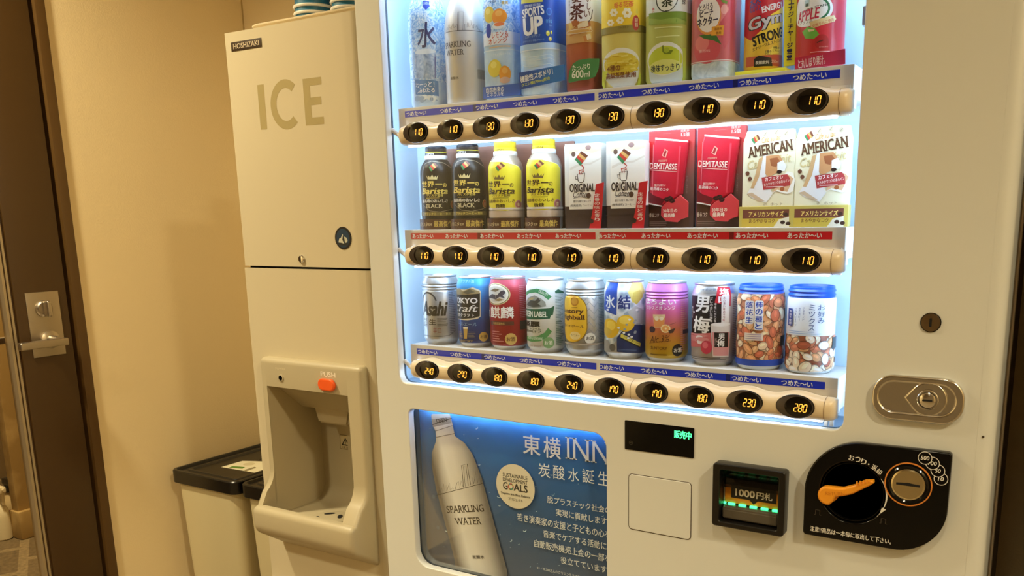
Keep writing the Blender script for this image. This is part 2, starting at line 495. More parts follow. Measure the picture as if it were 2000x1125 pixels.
nt.links.new(mp.outputs[0], br.inputs['Vector']); nt.links.new(mp.outputs[0], nz.inputs['Vector'])
nt.links.new(br.outputs[0], mx.inputs[6]); nt.links.new(nz.outputs['Fac'], mx.inputs[7]); nt.links.new(mx.outputs[2], b_.inputs['Base Color'])
b_.inputs['Roughness'].default_value = .55
bm = bmesh.new(); box(bm, -4.7, XR + .1, YF - .1, 1.9, FLOOR - .1, FLOOR); struct('floor', bm, mf)
bm = bmesh.new(); box(bm, -4.7, XR + .1, YF - .1, 1.9, CEIL, CEIL + .1); struct('ceiling', bm, M_ceil)
DY0, DY1, DTOP = -.97, .0975, 1.02
bm = bmesh.new()
box(bm, XW - .12, XW, DY1, YB + .1, FLOOR, CEIL); box(bm, XW - .12, XW, YF - .1, DY0, FLOOR, CEIL); box(bm, XW - .12, XW, DY0, DY1, DTOP, CEIL)
struct('wall_left', bm, M_wall)
bm = bmesh.new(); box(bm, XW, XR + .1, YB, YB + .1, FLOOR, CEIL); struct('wall_back', bm, M_wall)
bm = bmesh.new(); box(bm, XR, XR + .1, YF, YB, FLOOR, CEIL);  struct('wall_right', bm, M_wall)
bm = bmesh.new(); box(bm, .47, .58, .0, YB, FLOOR, CEIL); struct('shade_partition', bm, mat('partition_brown', (120, 94, 62), .7))  # unseen partition, added to shade the machine's right side
bm = bmesh.new(); box(bm, XW, XR + .1, YF - .1, YF, FLOOR, CEIL); struct('wall_front', bm, mat('wall_tan', (128, 114, 92), .7))
bm = bmesh.new(); box(bm, XW, XW + .008, DY1 + .001, YB, FLOOR, FLOOR + .06); struct('baseboard_left', bm, M_brown)
# wallpaper joint in the corner
bm = bmesh.new(); box(bm, XW, XW + .003, YB - .003, YB, FLOOR + .06, CEIL); struct('trim_2', bm, mat('wall_joint', (190, 165, 112), .8))
# door frame
bm = bmesh.new()
box(bm, XW - .13, XW + .008, .0725, DY1, FLOOR, DTOP, bev=.0015)
box(bm, XW - .13, XW + .008, DY0, DY0 + .025, FLOOR, DTOP, bev=.0015)
box(bm, XW - .13, XW + .008, DY0 + .025, .0725, DTOP - .025, DTOP, bev=.0015)
box(bm, XW - .13, XW - .085, .050, .0725, FLOOR, DTOP - .025, 1)  # black filler paints the shade in the gap beside the door
struct('trim_1', bm, [mat('brown_frame', (88, 63, 31), .35, bump=.04, bscale=300), M_dark])
# ---- glazed door
door = empty('door_1', (XW, -.45, FLOOR), 'dark brown glazed door with a satin lever handle, left of the cream wall', 'door', kind='structure')
DX0 = XW - .045
bm = bmesh.new()
box(bm, DX0, XW, -.0675, .0605, FLOOR + .006, DTOP - .03, bev=.002)
obj('stile', bm, M_brown, door)
bm = bmesh.new(); box(bm, DX0, XW, DY0 + .03, DY0 + .155, FLOOR + .006, DTOP - .03, bev=.002); obj('stile', bm, M_brown, door)
bm = bmesh.new(); box(bm, DX0, XW, DY0 + .155, -.0675, DTOP - .16, DTOP - .03, bev=.002); obj('rail', bm, M_brown, door)
bm = bmesh.new(); box(bm, DX0, XW, DY0 + .155, -.0675, FLOOR + .006, FLOOR + .10, bev=.002); obj('rail', bm, M_brown, door)
bm = bmesh.new()
for a, b2, m_ in ((-.0735, -.0675, 1), (-.0785, -.0735, 0), (-.0825, -.0785, 1), (-.0885, -.0825, 0)):
    box(bm, XW - .03, XW - (.003 if m_ == 0 else .008), a, b2, FLOOR + .10, DTOP - .16, m_)
obj('glazing_bead', bm, [mat('bead_metal', (196, 178, 146), .35, .7), mat('bead_groove', (92, 70, 46), .5)], door)
bm = bmesh.new(); box(bm, XW - .026, XW - .020, DY0 + .155, -.078, FLOOR + .10, DTOP - .16); obj('door_pane', bm, M_dglass, door)
hp = Side(XW + .0)
bm = bmesh.new(); box(bm, XW, XW + .003, -.043, .0385, -.108, .0555, bev=.001)
hpl = obj('handle_plate', bm, M_steel, door)
bm = bmesh.new()                                            # thumb turn
lathe(bm, [(.021, XW + .003), (.021, XW + .007), (.018, XW + .009), (.0165, XW + .012)], 28, axis='x', cx=-.003, cy=.014)
box(bm, XW + .011, XW + .034, -.0085, .0025, -.006, .034, bev=.005, seg=4)
obj('thumb_turn', bm, M_steel, door)
bm = bmesh.new()
lathe(bm, [(.023, XW + .003), (.023, XW + .008), (.020, XW + .010), (.012, XW + .012), (.0105, XW + .045)], 28, axis='x', cx=.002, cy=-.066)
box(bm, XW + .040, XW + .058, -.097, .020, -.079, -.060, bev=.004, seg=3)
obj('lever_handle', bm, M_steel, door)
bm = bmesh.new()
lathe(bm, [(.023, DX0 - .003), (.023, DX0 - .010), (.011, DX0 - .013), (.0105, DX0 - .045)], 24, axis='x', cx=.002, cy=-.066)
box(bm, DX0 - .058, DX0 - .042, -.165, .018, -.075, -.058, bev=.004, seg=3)
obj('lever_handle', bm, M_steel, door)
# ---- room behind the door
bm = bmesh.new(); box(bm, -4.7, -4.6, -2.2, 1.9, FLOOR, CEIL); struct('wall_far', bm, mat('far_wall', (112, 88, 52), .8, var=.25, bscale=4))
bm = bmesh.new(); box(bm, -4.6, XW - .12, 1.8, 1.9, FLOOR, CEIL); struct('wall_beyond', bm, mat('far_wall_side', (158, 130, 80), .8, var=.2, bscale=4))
M_wood = ramp('pale_wood', (0, 1, 0), .3, [(0, (168, 138, 84)), (.3, (214, 186, 128)), (.55, (186, 154, 96)), (.8, (222, 194, 138)), (1, (168, 138, 84))], .5, noise=.5, nscale=9)
pb = onZ((66, 1046), FLOOR)
bm = bmesh.new()
box(bm, pb.x - .05, pb.x, pb.y - .05, pb.y + .16, FLOOR, CEIL, bev=.004)
box(bm, pb.x - .06, pb.x + .02, pb.y - .06, pb.y + .17, FLOOR, FLOOR + .13, bev=.01)
box(bm, pb.x - .005, pb.x + .012, pb.y + .05, pb.y + .075, FLOOR + .13, CEIL, bev=.003)
box(bm, pb.x - .05, pb.x + .003, pb.y - .05, pb.y + .16, -.03, -.02, 1)
props(obj('wooden_post', bm, [M_wood, M_brown]), 'pale upright wooden post standing on the tiles behind the glass door', 'post')
def spray_bottle(px, Z, label, cols, s=1.0):
    p = onZ(px, Z)
    r = empty('spray_bottle', (p.x, p.y, Z), label, 'spray bottle', 'cleaning bottles behind the glass door')
    bm = bmesh.new()
    pr = [(.030, 0), (.036, .006), (.037, .04), (.037, .085), (.036, .11), (.034, .128), (.027, .148), (.017, .166), (.013, .176), (.013, .19)]
    lathe(bm, [(a * s, h * s) for a, h in pr], 32, mi=lambda i: cols[min(i, len(cols) - 1)][0])
    ms = []
    for i, c in cols:
        if c: ms.append(ink(c, .35))
    obj('body', bm, ms, r, local=True)
    bm = bmesh.new()
    lathe(bm, [(.017 * s, .186 * s), (.017 * s, .206 * s), (.012 * s, .21 * s), (.012 * s, .225 * s)], 20)
    box(bm, -.016 * s, .052 * s, -.014 * s, .014 * s, .222 * s, .252 * s, bev=.006 * s)
    prism(bm, [(.026 * s, .224 * s), (.046 * s, .224 * s), (.040 * s, .168 * s), (.031 * s, .178 * s)], 'y', -.006 * s, .006 * s)
    tube(bm, [(.05 * s, 0, .24 * s), (.064 * s, 0, .24 * s)], .007 * s)
    obj('spray_head', bm, M_black if cols[0][1] != (236, 226, 196) else ink((224, 210, 176)), r, local=True)
    return r
spray_bottle((27, 1036), FLOOR, 'dark bottle with red band and black spray head, behind the cream bottle', [(0, (16, 26, 40)), (0, None), (0, None), (1, (150, 24, 20)), (2, (206, 180, 130)), (2, None), (2, None)], 1.0)
spray_bottle((9, 1052), FLOOR, 'cream spray bottle on the tiles behind the glass door', [(0, (236, 226, 196)), (0, None)], .98)

# ================================================================== ICE DISPENSER
IY, IX0, IX1 = .03, -1.0955, -.7325
ice = empty('ice_dispenser', ((IX0 + IX1) / 2, .33, FLOOR), 'tall cream ice dispenser left of the vending machine', 'ice dispenser')
def rpanel(x0, x1, ya, yb, r):
    """plan outline with rounded front corners"""
    pts = []
    for k in range(9):
        a = PI + k / 8 * PI / 2; pts.append((x0 + .004 + .004 * math.cos(a), ya + .004 + .004 * math.sin(a)))
    for k in range(13):
        a = 1.5 * PI + k / 12 * PI / 2; pts.append((x1 - r + r * math.cos(a), ya + r + r * math.sin(a)))
    return pts + [(x1, yb), (x0, yb)]
bm = bmesh.new(); prism(bm, rpanel(IX0, IX1, IY, IY + .05, .022), 'z', .1315, .5915); obj('upper_door', bm, M_ice, ice, angle=25)
bm = bmesh.new()
OX0, OX1, OZ0, OZ1 = -1.034, -.801, -.43, -.1185
plate(bm, [[(IX0, FLOOR + .06), (IX1 - .02, FLOOR + .06), (IX1 - .02, .127), (IX0, .127)], rrect(OX0 - .004, OX1 + .004, OZ0 - .03, OZ1 + .004, .01)[::-1]], IY, IY + .13)
prism(bm, [(IX1 - .02, IY), ] + [(IX1 - .022 + .022 * math.sin(k / 12 * PI / 2), IY + .022 - .022 * math.cos(k / 12 * PI / 2)) for k in range(1, 13)] + [(IX1, IY + .13), (IX1 - .02, IY + .13)], 'z', FLOOR + .06, .127)
obj('lower_panel', bm, M_ice, ice, angle=25)
bm = bmesh.new(); box(bm, IX0 + .002, IX1 - .002, IY + .132, IY + .6, FLOOR + .04, .590)
box(bm, IX0 + .004, IX1 - .006, IY + .012, IY + .132, .127, .1315, 1)
box(bm, IX0 + .002, IX1 - .002, IY + .05, IY + .132, .1315, .590)
box(bm, IX0 + .03, IX1 - .03, IY + .05, IY + .57, FLOOR, FLOOR + .04, 1)
obj('cabinet', bm, [M_ice, M_dark], ice)
# name plate, lettering, emblem, lock
a = Art(Flat(IY), I1)
nr = a.R(88, 325, 327, 385); z0 = (nr[1] + nr[3]) / 2 + .001
bm = bmesh.new(); box(bm, nr[0], nr[2], IY - .0012, IY, z0 - .0085, z0 + .0085, bev=.0006)
npl = obj('name_plate', bm, mat('plate_brown', (58, 40, 24), .4), ice)
a.S.Y = IY - .0012
a.tx('HOSHIZAKI', nr[0] + .006, z0 - .0048, nr[2] - .006, z0 + .0048, (222, 206, 176), .012, serif=True)
place(a, 'plate_lettering', ice)
a = Art(Flat(IY), I1); g = (176, 160, 112)
u0, v0, u1, v1 = a.R(290, 650, 812, 1000)
zt, zb = .4865, .4015
a.box(-1.0105, zb, -.9915, zt, g)
cx, cz, ro = -.9335, (zt + zb) / 2, .0465
vs, fs = [], []
for k in range(33):
    t = math.radians(48 + k * (264 / 32)); 
    vs += [(cx + .043 * math.cos(t), cz + .0465 * math.sin(t)), (cx + .0265 * math.cos(t), cz + .0305 * math.sin(t))]
for k in range(32): fs.append((2 * k, 2 * k + 2, 2 * k + 3, 2 * k + 1))
a.raw(vs, fs, g)
a.pl([(-.8835, zb), (-.8345, zb), (-.8345, zb + .0135), (-.8655, zb + .0135), (-.8655, cz - .0065), (-.838, cz - .0065), (-.838, cz + .0075), (-.8655, cz + .0075), (-.8655, zt - .0135), (-.8345, zt - .0135), (-.8345, zt), (-.8835, zt)], g)
place(a, 'lettering', ice)
a = Art(Flat(IY - .001), I2); bu, bv = -.8045, .1885
bm = bmesh.new(); plate(bm, [circ(bu, bv, .0213, n=44)], IY - .001, IY); obj('round_emblem', bm, ink((24, 20, 22)), ice)
a.el(bu, bv, .0172, .0172, (28, 70, 104)); a.el(bu, bv - .001, .0172, .0172, (26, 56, 84))
a.pl([(bu - .014, bv - .009), (bu + .014, bv - .009), (bu + .010, bv - .014), (bu - .010, bv - .014)], (36, 40, 44))
a.pl([(bu - .0125, bv - .008), (bu - .010, bv - .001), (bu - .005, bv + .001), (bu - .001, bv + .008), (bu + .0005, bv + .006), (bu - .002, bv - .003), (bu + .003, bv - .011), (bu - .004, bv - .009)], (206, 206, 188))
a.pl([(bu + .003, bv + .003), (bu + .009, bv + .001), (bu + .012, bv - .004), (bu + .010, bv - .008), (bu + .005, bv - .009)], (198, 200, 180))
a.pl([(bu, bv + .004), (bu + .003, bv + .001), (bu + .0035, bv - .008), (bu - .0005, bv - .006), (bu - .001, bv - .002)], (22, 22, 24))
place(a, 'emblem_print', ice)
lk = onY((590, 506), IY)
bm = bmesh.new(); lathe(bm, [(.0075, IY - .002), (.0075, IY - .0005), (.0062, IY - .0035)][::-1], 24, axis='y', cx=lk.x, cy=lk.z)
lathe(bm, [(.0082, IY), (.0082, IY - .002), (.0066, IY - .004), (.0045, IY - .0046)], 24, axis='y', cx=lk.x, cy=lk.z)
box(bm, lk.x - .0008, lk.x + .0008, IY - .0052, IY - .004, lk.z - .004, lk.z + .004, 1)
obj('key_lock', bm, [M_chrome, M_dark], ice)
# --- dispensing hood
HX0, HX1, HZ1, HYF = -1.0535, -.7625, -.0585, .010
LIP, LT, LB = -.043, -.374, -.428
def arc(cx, cy, r, a0, a1, n=8): return [(cx + r * math.cos(math.radians(a0 + (a1 - a0) * k / n)), cy + r * math.sin(math.radians(a0 + (a1 - a0) * k / n))) for k in range(n + 1)]
TOPR = arc(HYF + .011, HZ1 - .011, .011, 90, 180, 4)
LIPA = arc(LIP + .014, LT - .013, .014, 90, 180, 5) + [(LIP, LB + .016)] + arc(LIP + .03, LB + .016, .03, 180, 245, 5)[1:]
side = [(IY, HZ1)] + TOPR + [(HYF, -.300)] + arc(HYF - .055, -.300, .055, 0, -55, 6)[1:] + LIPA + [(IY, -.478)]
bm = bmesh.new()
prism(bm, side, 'x', HX0, OX0)                              # left cheek
prism(bm, side, 'x', OX1, HX1)                              # right cheek
TOPP = [(IY, HZ1)] + TOPR + [(HYF, OZ1), (IY, OZ1)]
prism(bm, TOPP, 'x', OX0, OX1)
LOWP = LIPA + [(IY, -.478), (IY, -.405), (LIP + .024, -.405), (LIP + .020, LT + .001)]
prism(bm, LOWP, 'x', OX0, OX1)
M_h = M_house
bmesh.ops.remove_doubles(bm, verts=bm.verts, dist=1e-5)
# cut the cheek faces where the bands meet them, so that the hood is one moulding
dead = []
for f in list(bm.faces):
    c = f.calc_center_median()
    if (abs(c.x - OX0) < 1e-4 or abs(c.x - OX1) < 1e-4) and len(f.verts) in (len(TOPP), len(LOWP)): dead.append(f)
bmesh.ops.delete(bm, geom=dead, context='FACES')
bmesh.ops.recalc_face_normals(bm, faces=bm.faces)
ed = []
for e in bm.edges:
    if len(e.link_faces) != 2 or min(v.co.y for v in e.verts) > IY - .001: continue
    outer = all(abs(v.co.x - HX0) < 1e-4 for v in e.verts) or all(abs(v.co.x - HX1) < 1e-4 for v in e.verts)
    if outer and e.calc_face_angle(0) > .9: ed.append(e)
bmesh.ops.bevel(bm, geom=ed, offset=.0095, segments=4, affect='EDGES', profile=.5, clamp_overlap=False)
hood = obj('dispenser_hood', bm, M_h, ice, angle=40)
# alcove
bm = bmesh.new(); AY = .150
qs = lambda p: bm.verts.new(p)
zf = -.405
for s in (OX0 + .001, OX1 - .001):
    bm.faces.new([qs((s, IY - .02, OZ1)), qs((s, AY, OZ1)), qs((s, AY, zf)), qs((s, LIP + .02, zf)), qs((s, LIP + .02, LT - .004)), qs((s, IY - .02, LT - .004))])
rnd = arc(AY - .04, zf + .04, .04, -90, 0, 8)
prof = [(LIP + .022, zf)] + rnd + [(AY, OZ1 + .0)]
A = [bm.verts.new((OX0 + .001, y, z)) for y, z in prof]; B = [bm.verts.new((OX1 - .001, y, z)) for y, z in prof]
for i in range(len(prof) - 1): bm.faces.new((A[i], B[i], B[i + 1], A[i + 1]))
prism(bm, [(IY - .02, OZ1), (AY, OZ1), (AY, OZ1 - .066), (AY - .05, OZ1 - .062), (IY + .004, OZ1 - .004)], 'x', OX0 + .0015, OX1 - .0015)
obj('alcove', bm, M_h, ice, normals=False)
bm = bmesh.new()                                            # ice chute
prism(bm, [(-1.000, -.165), (-.885, -.165), (-.898, -.212), (-.985, -.212)], 'y', .098, AY - .005)
bmesh.ops.bevel(bm, geom=bm.edges[:], offset=.004, segments=2, affect='EDGES')
prism(bm, [(-.947, -.212), (-.936, -.212), (-.936, -.33), (-.947, -.33)], 'y', AY - .006, AY)
obj('ice_chute', bm, M_h, ice)
gt = onZ((642, 1013), zf)
bm = bmesh.new(); lathe(bm, [(.043, zf), (.043, zf + .0022), (.040, zf + .003), (.002, zf + .003)], 40, cx=gt.x, cy=gt.y)
for k in range(4):
    t = math.radians(40 + 90 * k)
    c2 = (gt.x + .024 * math.cos(t), gt.y + .024 * math.sin(t)); q = []
    for j in range(20):
        f = 2 * PI * j / 20; e1, e2 = .012 * math.cos(f), .0055 * math.sin(f)
        q.append((c2[0] - e1 * math.sin(t) + e2 * math.cos(t), c2[1] + e1 * math.cos(t) + e2 * math.sin(t)))
    prism(bm, q, 'z', zf + .0028, zf + .0034, 1)
obj('drain_grate', bm, [M_h, M_dark], ice)
pb_ = onY((641, 751), HYF)
bm = bmesh.new()
plate(bm, [rrect(pb_.x - .0225, pb_.x + .0225, pb_.z - .0125, pb_.z + .0125, .0122, 8)], HYF - .008, HYF, bev=.003)
obj('push_button', bm, mat('orange_button', (244, 96, 34), .3), ice)
pw = onY((549, 738), HYF)
bm = bmesh.new(); lathe(bm, [(.0075, HYF), (.0075, HYF - .0015), (.0055, HYF - .002), (.005, HYF - .0008), (.001, HYF - .0008)], 24, axis='y', cx=pw.x, cy=pw.z, mi=lambda i: 0 if i < 2 else 1)
obj('power_lamp', bm, [M_house, M_gloss], ice)
a = Art(Flat(HYF), I3); a.text('PUSH', 370, 118, 442, 142, (244, 238, 222), .02); place(a, 'push_lettering', ice)
a = Art(Flat(HYF), I3); a.text('POWER', 147, 97, 195, 107, (226, 214, 184)); place(a, 'power_lettering', ice)
a = Art(Flat(AY - .0005), I3); q = a.R(466, 430, 520, 500); cu, cv = (q[0] + q[2]) / 2, (q[1] + q[3]) / 2; W, H = (q[2] - q[0]) / 2, (q[3] - q[1]) / 2
a.box(cu - W, cv - H, cu + W, cv + H, (196, 180, 140))
for r_ in ((cu - W, cv - H, cu + W, cv - H + .001), (cu - W, cv + H - .001, cu + W, cv + H), (cu - W, cv - H, cu - W + .001, cv + H), (cu + W - .001, cv - H, cu + W, cv + H)): a.box(*r_, (70, 60, 44))
a.pl([(cu - W * .75, cv - H * .45), (cu + W * .75, cv - H * .45), (cu, cv + H * .65)], (24, 22, 18))
a.pl([(cu - W * .45, cv - H * .3), (cu + W * .45, cv - H * .3), (cu, cv + H * .35)], (200, 184, 140))
a.tx('!', cu - .0012, cv - H * .25, cu + .0012, cv + H * .18, (24, 22, 18), .02); a.tx('注意', cu - W * .7, cv - H * .85, cu + W * .7, cv - H * .55, (50, 44, 34))
place(a, 'warning_sticker', ice)

# --- tray and cups on top
TZ = .5915
tr = empty('serving_tray', (-.91, .18, TZ), 'cream plastic tray lying on top of the ice dispenser', 'tray')
bm = bmesh.new()
def rr3(x0, x1, y0, y1, r): return rrect(x0, x1, y0, y1, r, 6)
rows = []
for (e, z) in ((0, 0), (.006, .001), (.012, .010), (.018, .0115), (.0185, .0135), (.0165, .0150), (.012, .0150), (.006, .0138)):
    rows.append([bm.verts.new((x, y, TZ + z)) for x, y in rr3(-1.045 - e, -.755 + e, .072 - e, .29 + e, .02 + e)])
for i in range(len(rows) - 1):
    n = len(rows[0])
    for k in range(n): bm.faces.new((rows[i][k], rows[i][(k + 1) % n], rows[i + 1][(k + 1) % n], rows[i + 1][k]))
bm.faces.new(rows[0]); bm.faces.new(rows[-1])
obj('tray_shell', bm, mat('tray_plastic', (238, 222, 190), .35), tr)
M_cupw, M_cupb = mat('cup_white', (244, 240, 230), .5), ramp('cup_blue', (0, 0, 1), 0, [(0, (120, 190, 214)), (.006, (40, 116, 150)), (.03, (20, 78, 110))], .4)
def cup(name_loc, label, group):
    r = empty('paper_cup', name_loc, label, 'paper cup', group)
    bm = bmesh.new()                                         # upside down: rolled rim at the foot
    lathe(bm, [(.0375, .0035), (.0372, .006), (.036, .030), (.0335, .058), (.031, .085), (.0305, .087), (.001, .084)], 44, close=False)
    obj('cup_wall', bm, M_cupb, r, local=True)
    bm = bmesh.new()
    lathe(bm, [(.0375, .0), (.0400, .0008), (.0408, .003), (.0398, .0052), (.0375, .0055)], 44, close=False)
    obj('rolled_rim', bm, M_cupw, r, local=True)
for cx, cy, lab, n in ((-.9300, .118, 'left', 3), (-.8400, .128, 'right', 3)):
    for k in range(n):
        cup((cx, cy, TZ + .0140 + k * .0128), ['lowest', 'middle', 'uppermost visible'][k] + ' blue paper cup with white rim, %s stack on the tray' % lab, 'upturned paper cups in the %s stack' % lab)

# ================================================================== WASTE BINS
def bin_(x0, x1, y0, y1, zt, label, sticker):
    r = empty('waste_bin', ((x0 + x1) / 2, (y0 + y1) / 2, FLOOR), label, 'waste bin', 'waste bins by the ice dispenser')
    bm = bmesh.new(); e = .010
    rows = [[bm.verts.new((x, y, z)) for x, y in rr3(x0 + e + t, x1 - e - t, y0 + e + t, y1 - e - t, .03)] for z, t in ((FLOOR, .02), (FLOOR + .01, .018), (zt - .045, 0), (zt - .04, 0))]
    n = len(rows[0])
    for i in range(3):
        for k in range(n): bm.faces.new((rows[i][k], rows[i][(k + 1) % n], rows[i + 1][(k + 1) % n], rows[i + 1][k]))
    bm.faces.new(rows[0]); bm.faces.new(rows[-1])
    obj('bin_body', bm, M_bin, r)
    bm = bmesh.new()
    rows = [[bm.verts.new((x, y, z)) for x, y in rr3(x0 + t, x1 - t, y0 + t, y1 - t, rad)] for z, t, rad in ((zt - .038, .002, .025), (zt - .036, 0, .025), (zt - .003, 0, .025), (zt, .003, .022), (zt, .010, .018), (zt - .006, .012, .016), (zt - .006, .030, .012), (zt - .003, .033, .012), (zt - .003, .04, .01), (zt - .008, .046, .008))]
    n = len(rows[0])
    for i in range(len(rows) - 1):
        for k in range(n): bm.faces.new((rows[i][k], rows[i][(k + 1) % n], rows[i + 1][(k + 1) % n], rows[i + 1][k]))
    bm.faces.new(rows[0]); bm.faces.new(rows[-1])
    obj('lid', bm, M_black, r)
    if sticker:
        S = Top(zt - .008, 0, 0); a = Art(S, (300, 820, 3.6875), base=.0003)
        p = [(487, 340), (640, 296), (800, 300), (800, 372), (740, 383)]
        a.poly(p, (226, 220, 190)); a.poly([(540, 345), (570, 333), (660, 340), (640, 352)], (84, 130, 44))
        a.poly([(650, 362), (665, 372), (740, 345), (728, 338)], (140, 130, 96)); a.ell(640, 303, 735, 335, (206, 196, 160))
        place(a, 'lid_sticker', r)
    return r
bin_(-1.795, -1.512, .268, .675, -.478, 'cream waste bin with black lid and a paper sticker, nearest the wall', True)
bin_(-1.500, -1.217, .272, .675, -.478, 'cream waste bin with plain black lid, half hidden by the ice dispenser', False)

# ================================================================== VENDING MACHINE
VX0, VX1 = -.7115, .3480
vm = empty('vending_machine', ((VX0 + VX1) / 2, .33, FLOOR), 'large cream drinks vending machine with a lit display window', 'vending machine')
WX0, WX1, WZ0, WZ1 = -.6545, .1570, -.0775, .70
PX0, PX1, PZ0, PZ1 = -.6375, -.2175, -.438, -.1255
bX0, bX1, bZ0, bZ1 = -.0150, .0745, -.2330, -.1520
bm = bmesh.new()
hole = lambda *k: rrect(*k)[::-1]
plate(bm, [[(VX0, FLOOR + .08), (VX1 - .02, FLOOR + .08), (VX1 - .02, .74), (VX0, .74)],
           hole(WX0, WX1, WZ0, WZ1, .016), hole(PX0, PX1, PZ0, PZ1, [.03, .03, .026, .012]), hole(bX0, bX1, bZ0, bZ1, .002)], 0, .016, bev=.0018)
re = .018
prism(bm, [(VX1 - .021, .0)] + [(VX1 - re + re * math.sin(math.radians(t)), re - re * math.cos(math.radians(t))) for t in range(0, 91, 9)] + [(VX1, .150), (VX1 - .021, .150)], 'z', FLOOR + .08, .74)
prism(bm, [(VX0, .016), (VX0, .15), (VX0 + .015, .15), (VX0 + .015, .016)], 'z', FLOOR + .08, .74)
obj('front_door', bm, M_panel, vm, angle=30)
bm = bmesh.new(); box(bm, VX1 - .012, VX1 + .0025, .150, .165, FLOOR + .08, .74, bev=.002); obj('door_edge_strip', bm, M_shelf, vm)
bm = bmesh.new(); box(bm, VX0 + .012, VX1 - .012, .165, .66, FLOOR + .06, .735); box(bm, VX0 + .03, VX1 - .03, .06, .64, FLOOR, FLOOR + .06, 1)
obj('cabinet', bm, [mat('cabinet_shade', (104, 80, 52), .5), M_dark], vm)  # cabinet side darkened in its colour to stand for shade
# display liner
BY, LX0, LX1 = .122, -.688, .190
bm = bmesh.new()
box(bm, LX0 - .004, LX1 + .004, BY, BY + .006, WZ0 - .012, .74)
box(bm, LX0 - .006, LX0, .0165, BY, WZ0 - .012, .74); box(bm, LX1, LX1 + .006, .0165, BY, WZ0 - .012, .74)
box(bm, LX0, LX1, .0165, BY, .70, .74)
box(bm, LX0, LX1, .0165, BY, WZ0 - .012, WZ0 - .006, 1)
obj('display_liner', bm, [M_inner, M_innerd], vm)
bm = bmesh.new()                                             # dark rubber seal round the opening, seen on the left
plate(bm, [rrect(WX0 - .012, WX1 + .012, WZ0 - .010, WZ1 + .01, .02), hole(WX0 + .0005, WX1 - .0005, WZ0 + .0005, WZ1, .015)], .0162, .0195)
obj('window_seal', bm, mat('seal_grey', (70, 84, 98), .5), vm)
ROWZ = (.3718, .1621, -.0451)                                # button centres
BOXT = (.4140, .2035, -.0063)                                # shelf tops
BOXB = (.3720, .1600, -.0560)
SBX0, SBX1 = -.6412, .1430
BX0, PITCH = -.5855, .075
NAMES = ('top', 'middle', 'bottom')
STRIP = (((0, 42, 222), 'つめた～い'), ((206, 20, 40), 'あったか～い'), ((0, 44, 212), 'つめた～い'))
STZ = (.4086, .1977, -.0131)
SHELVES, BARS = [], []
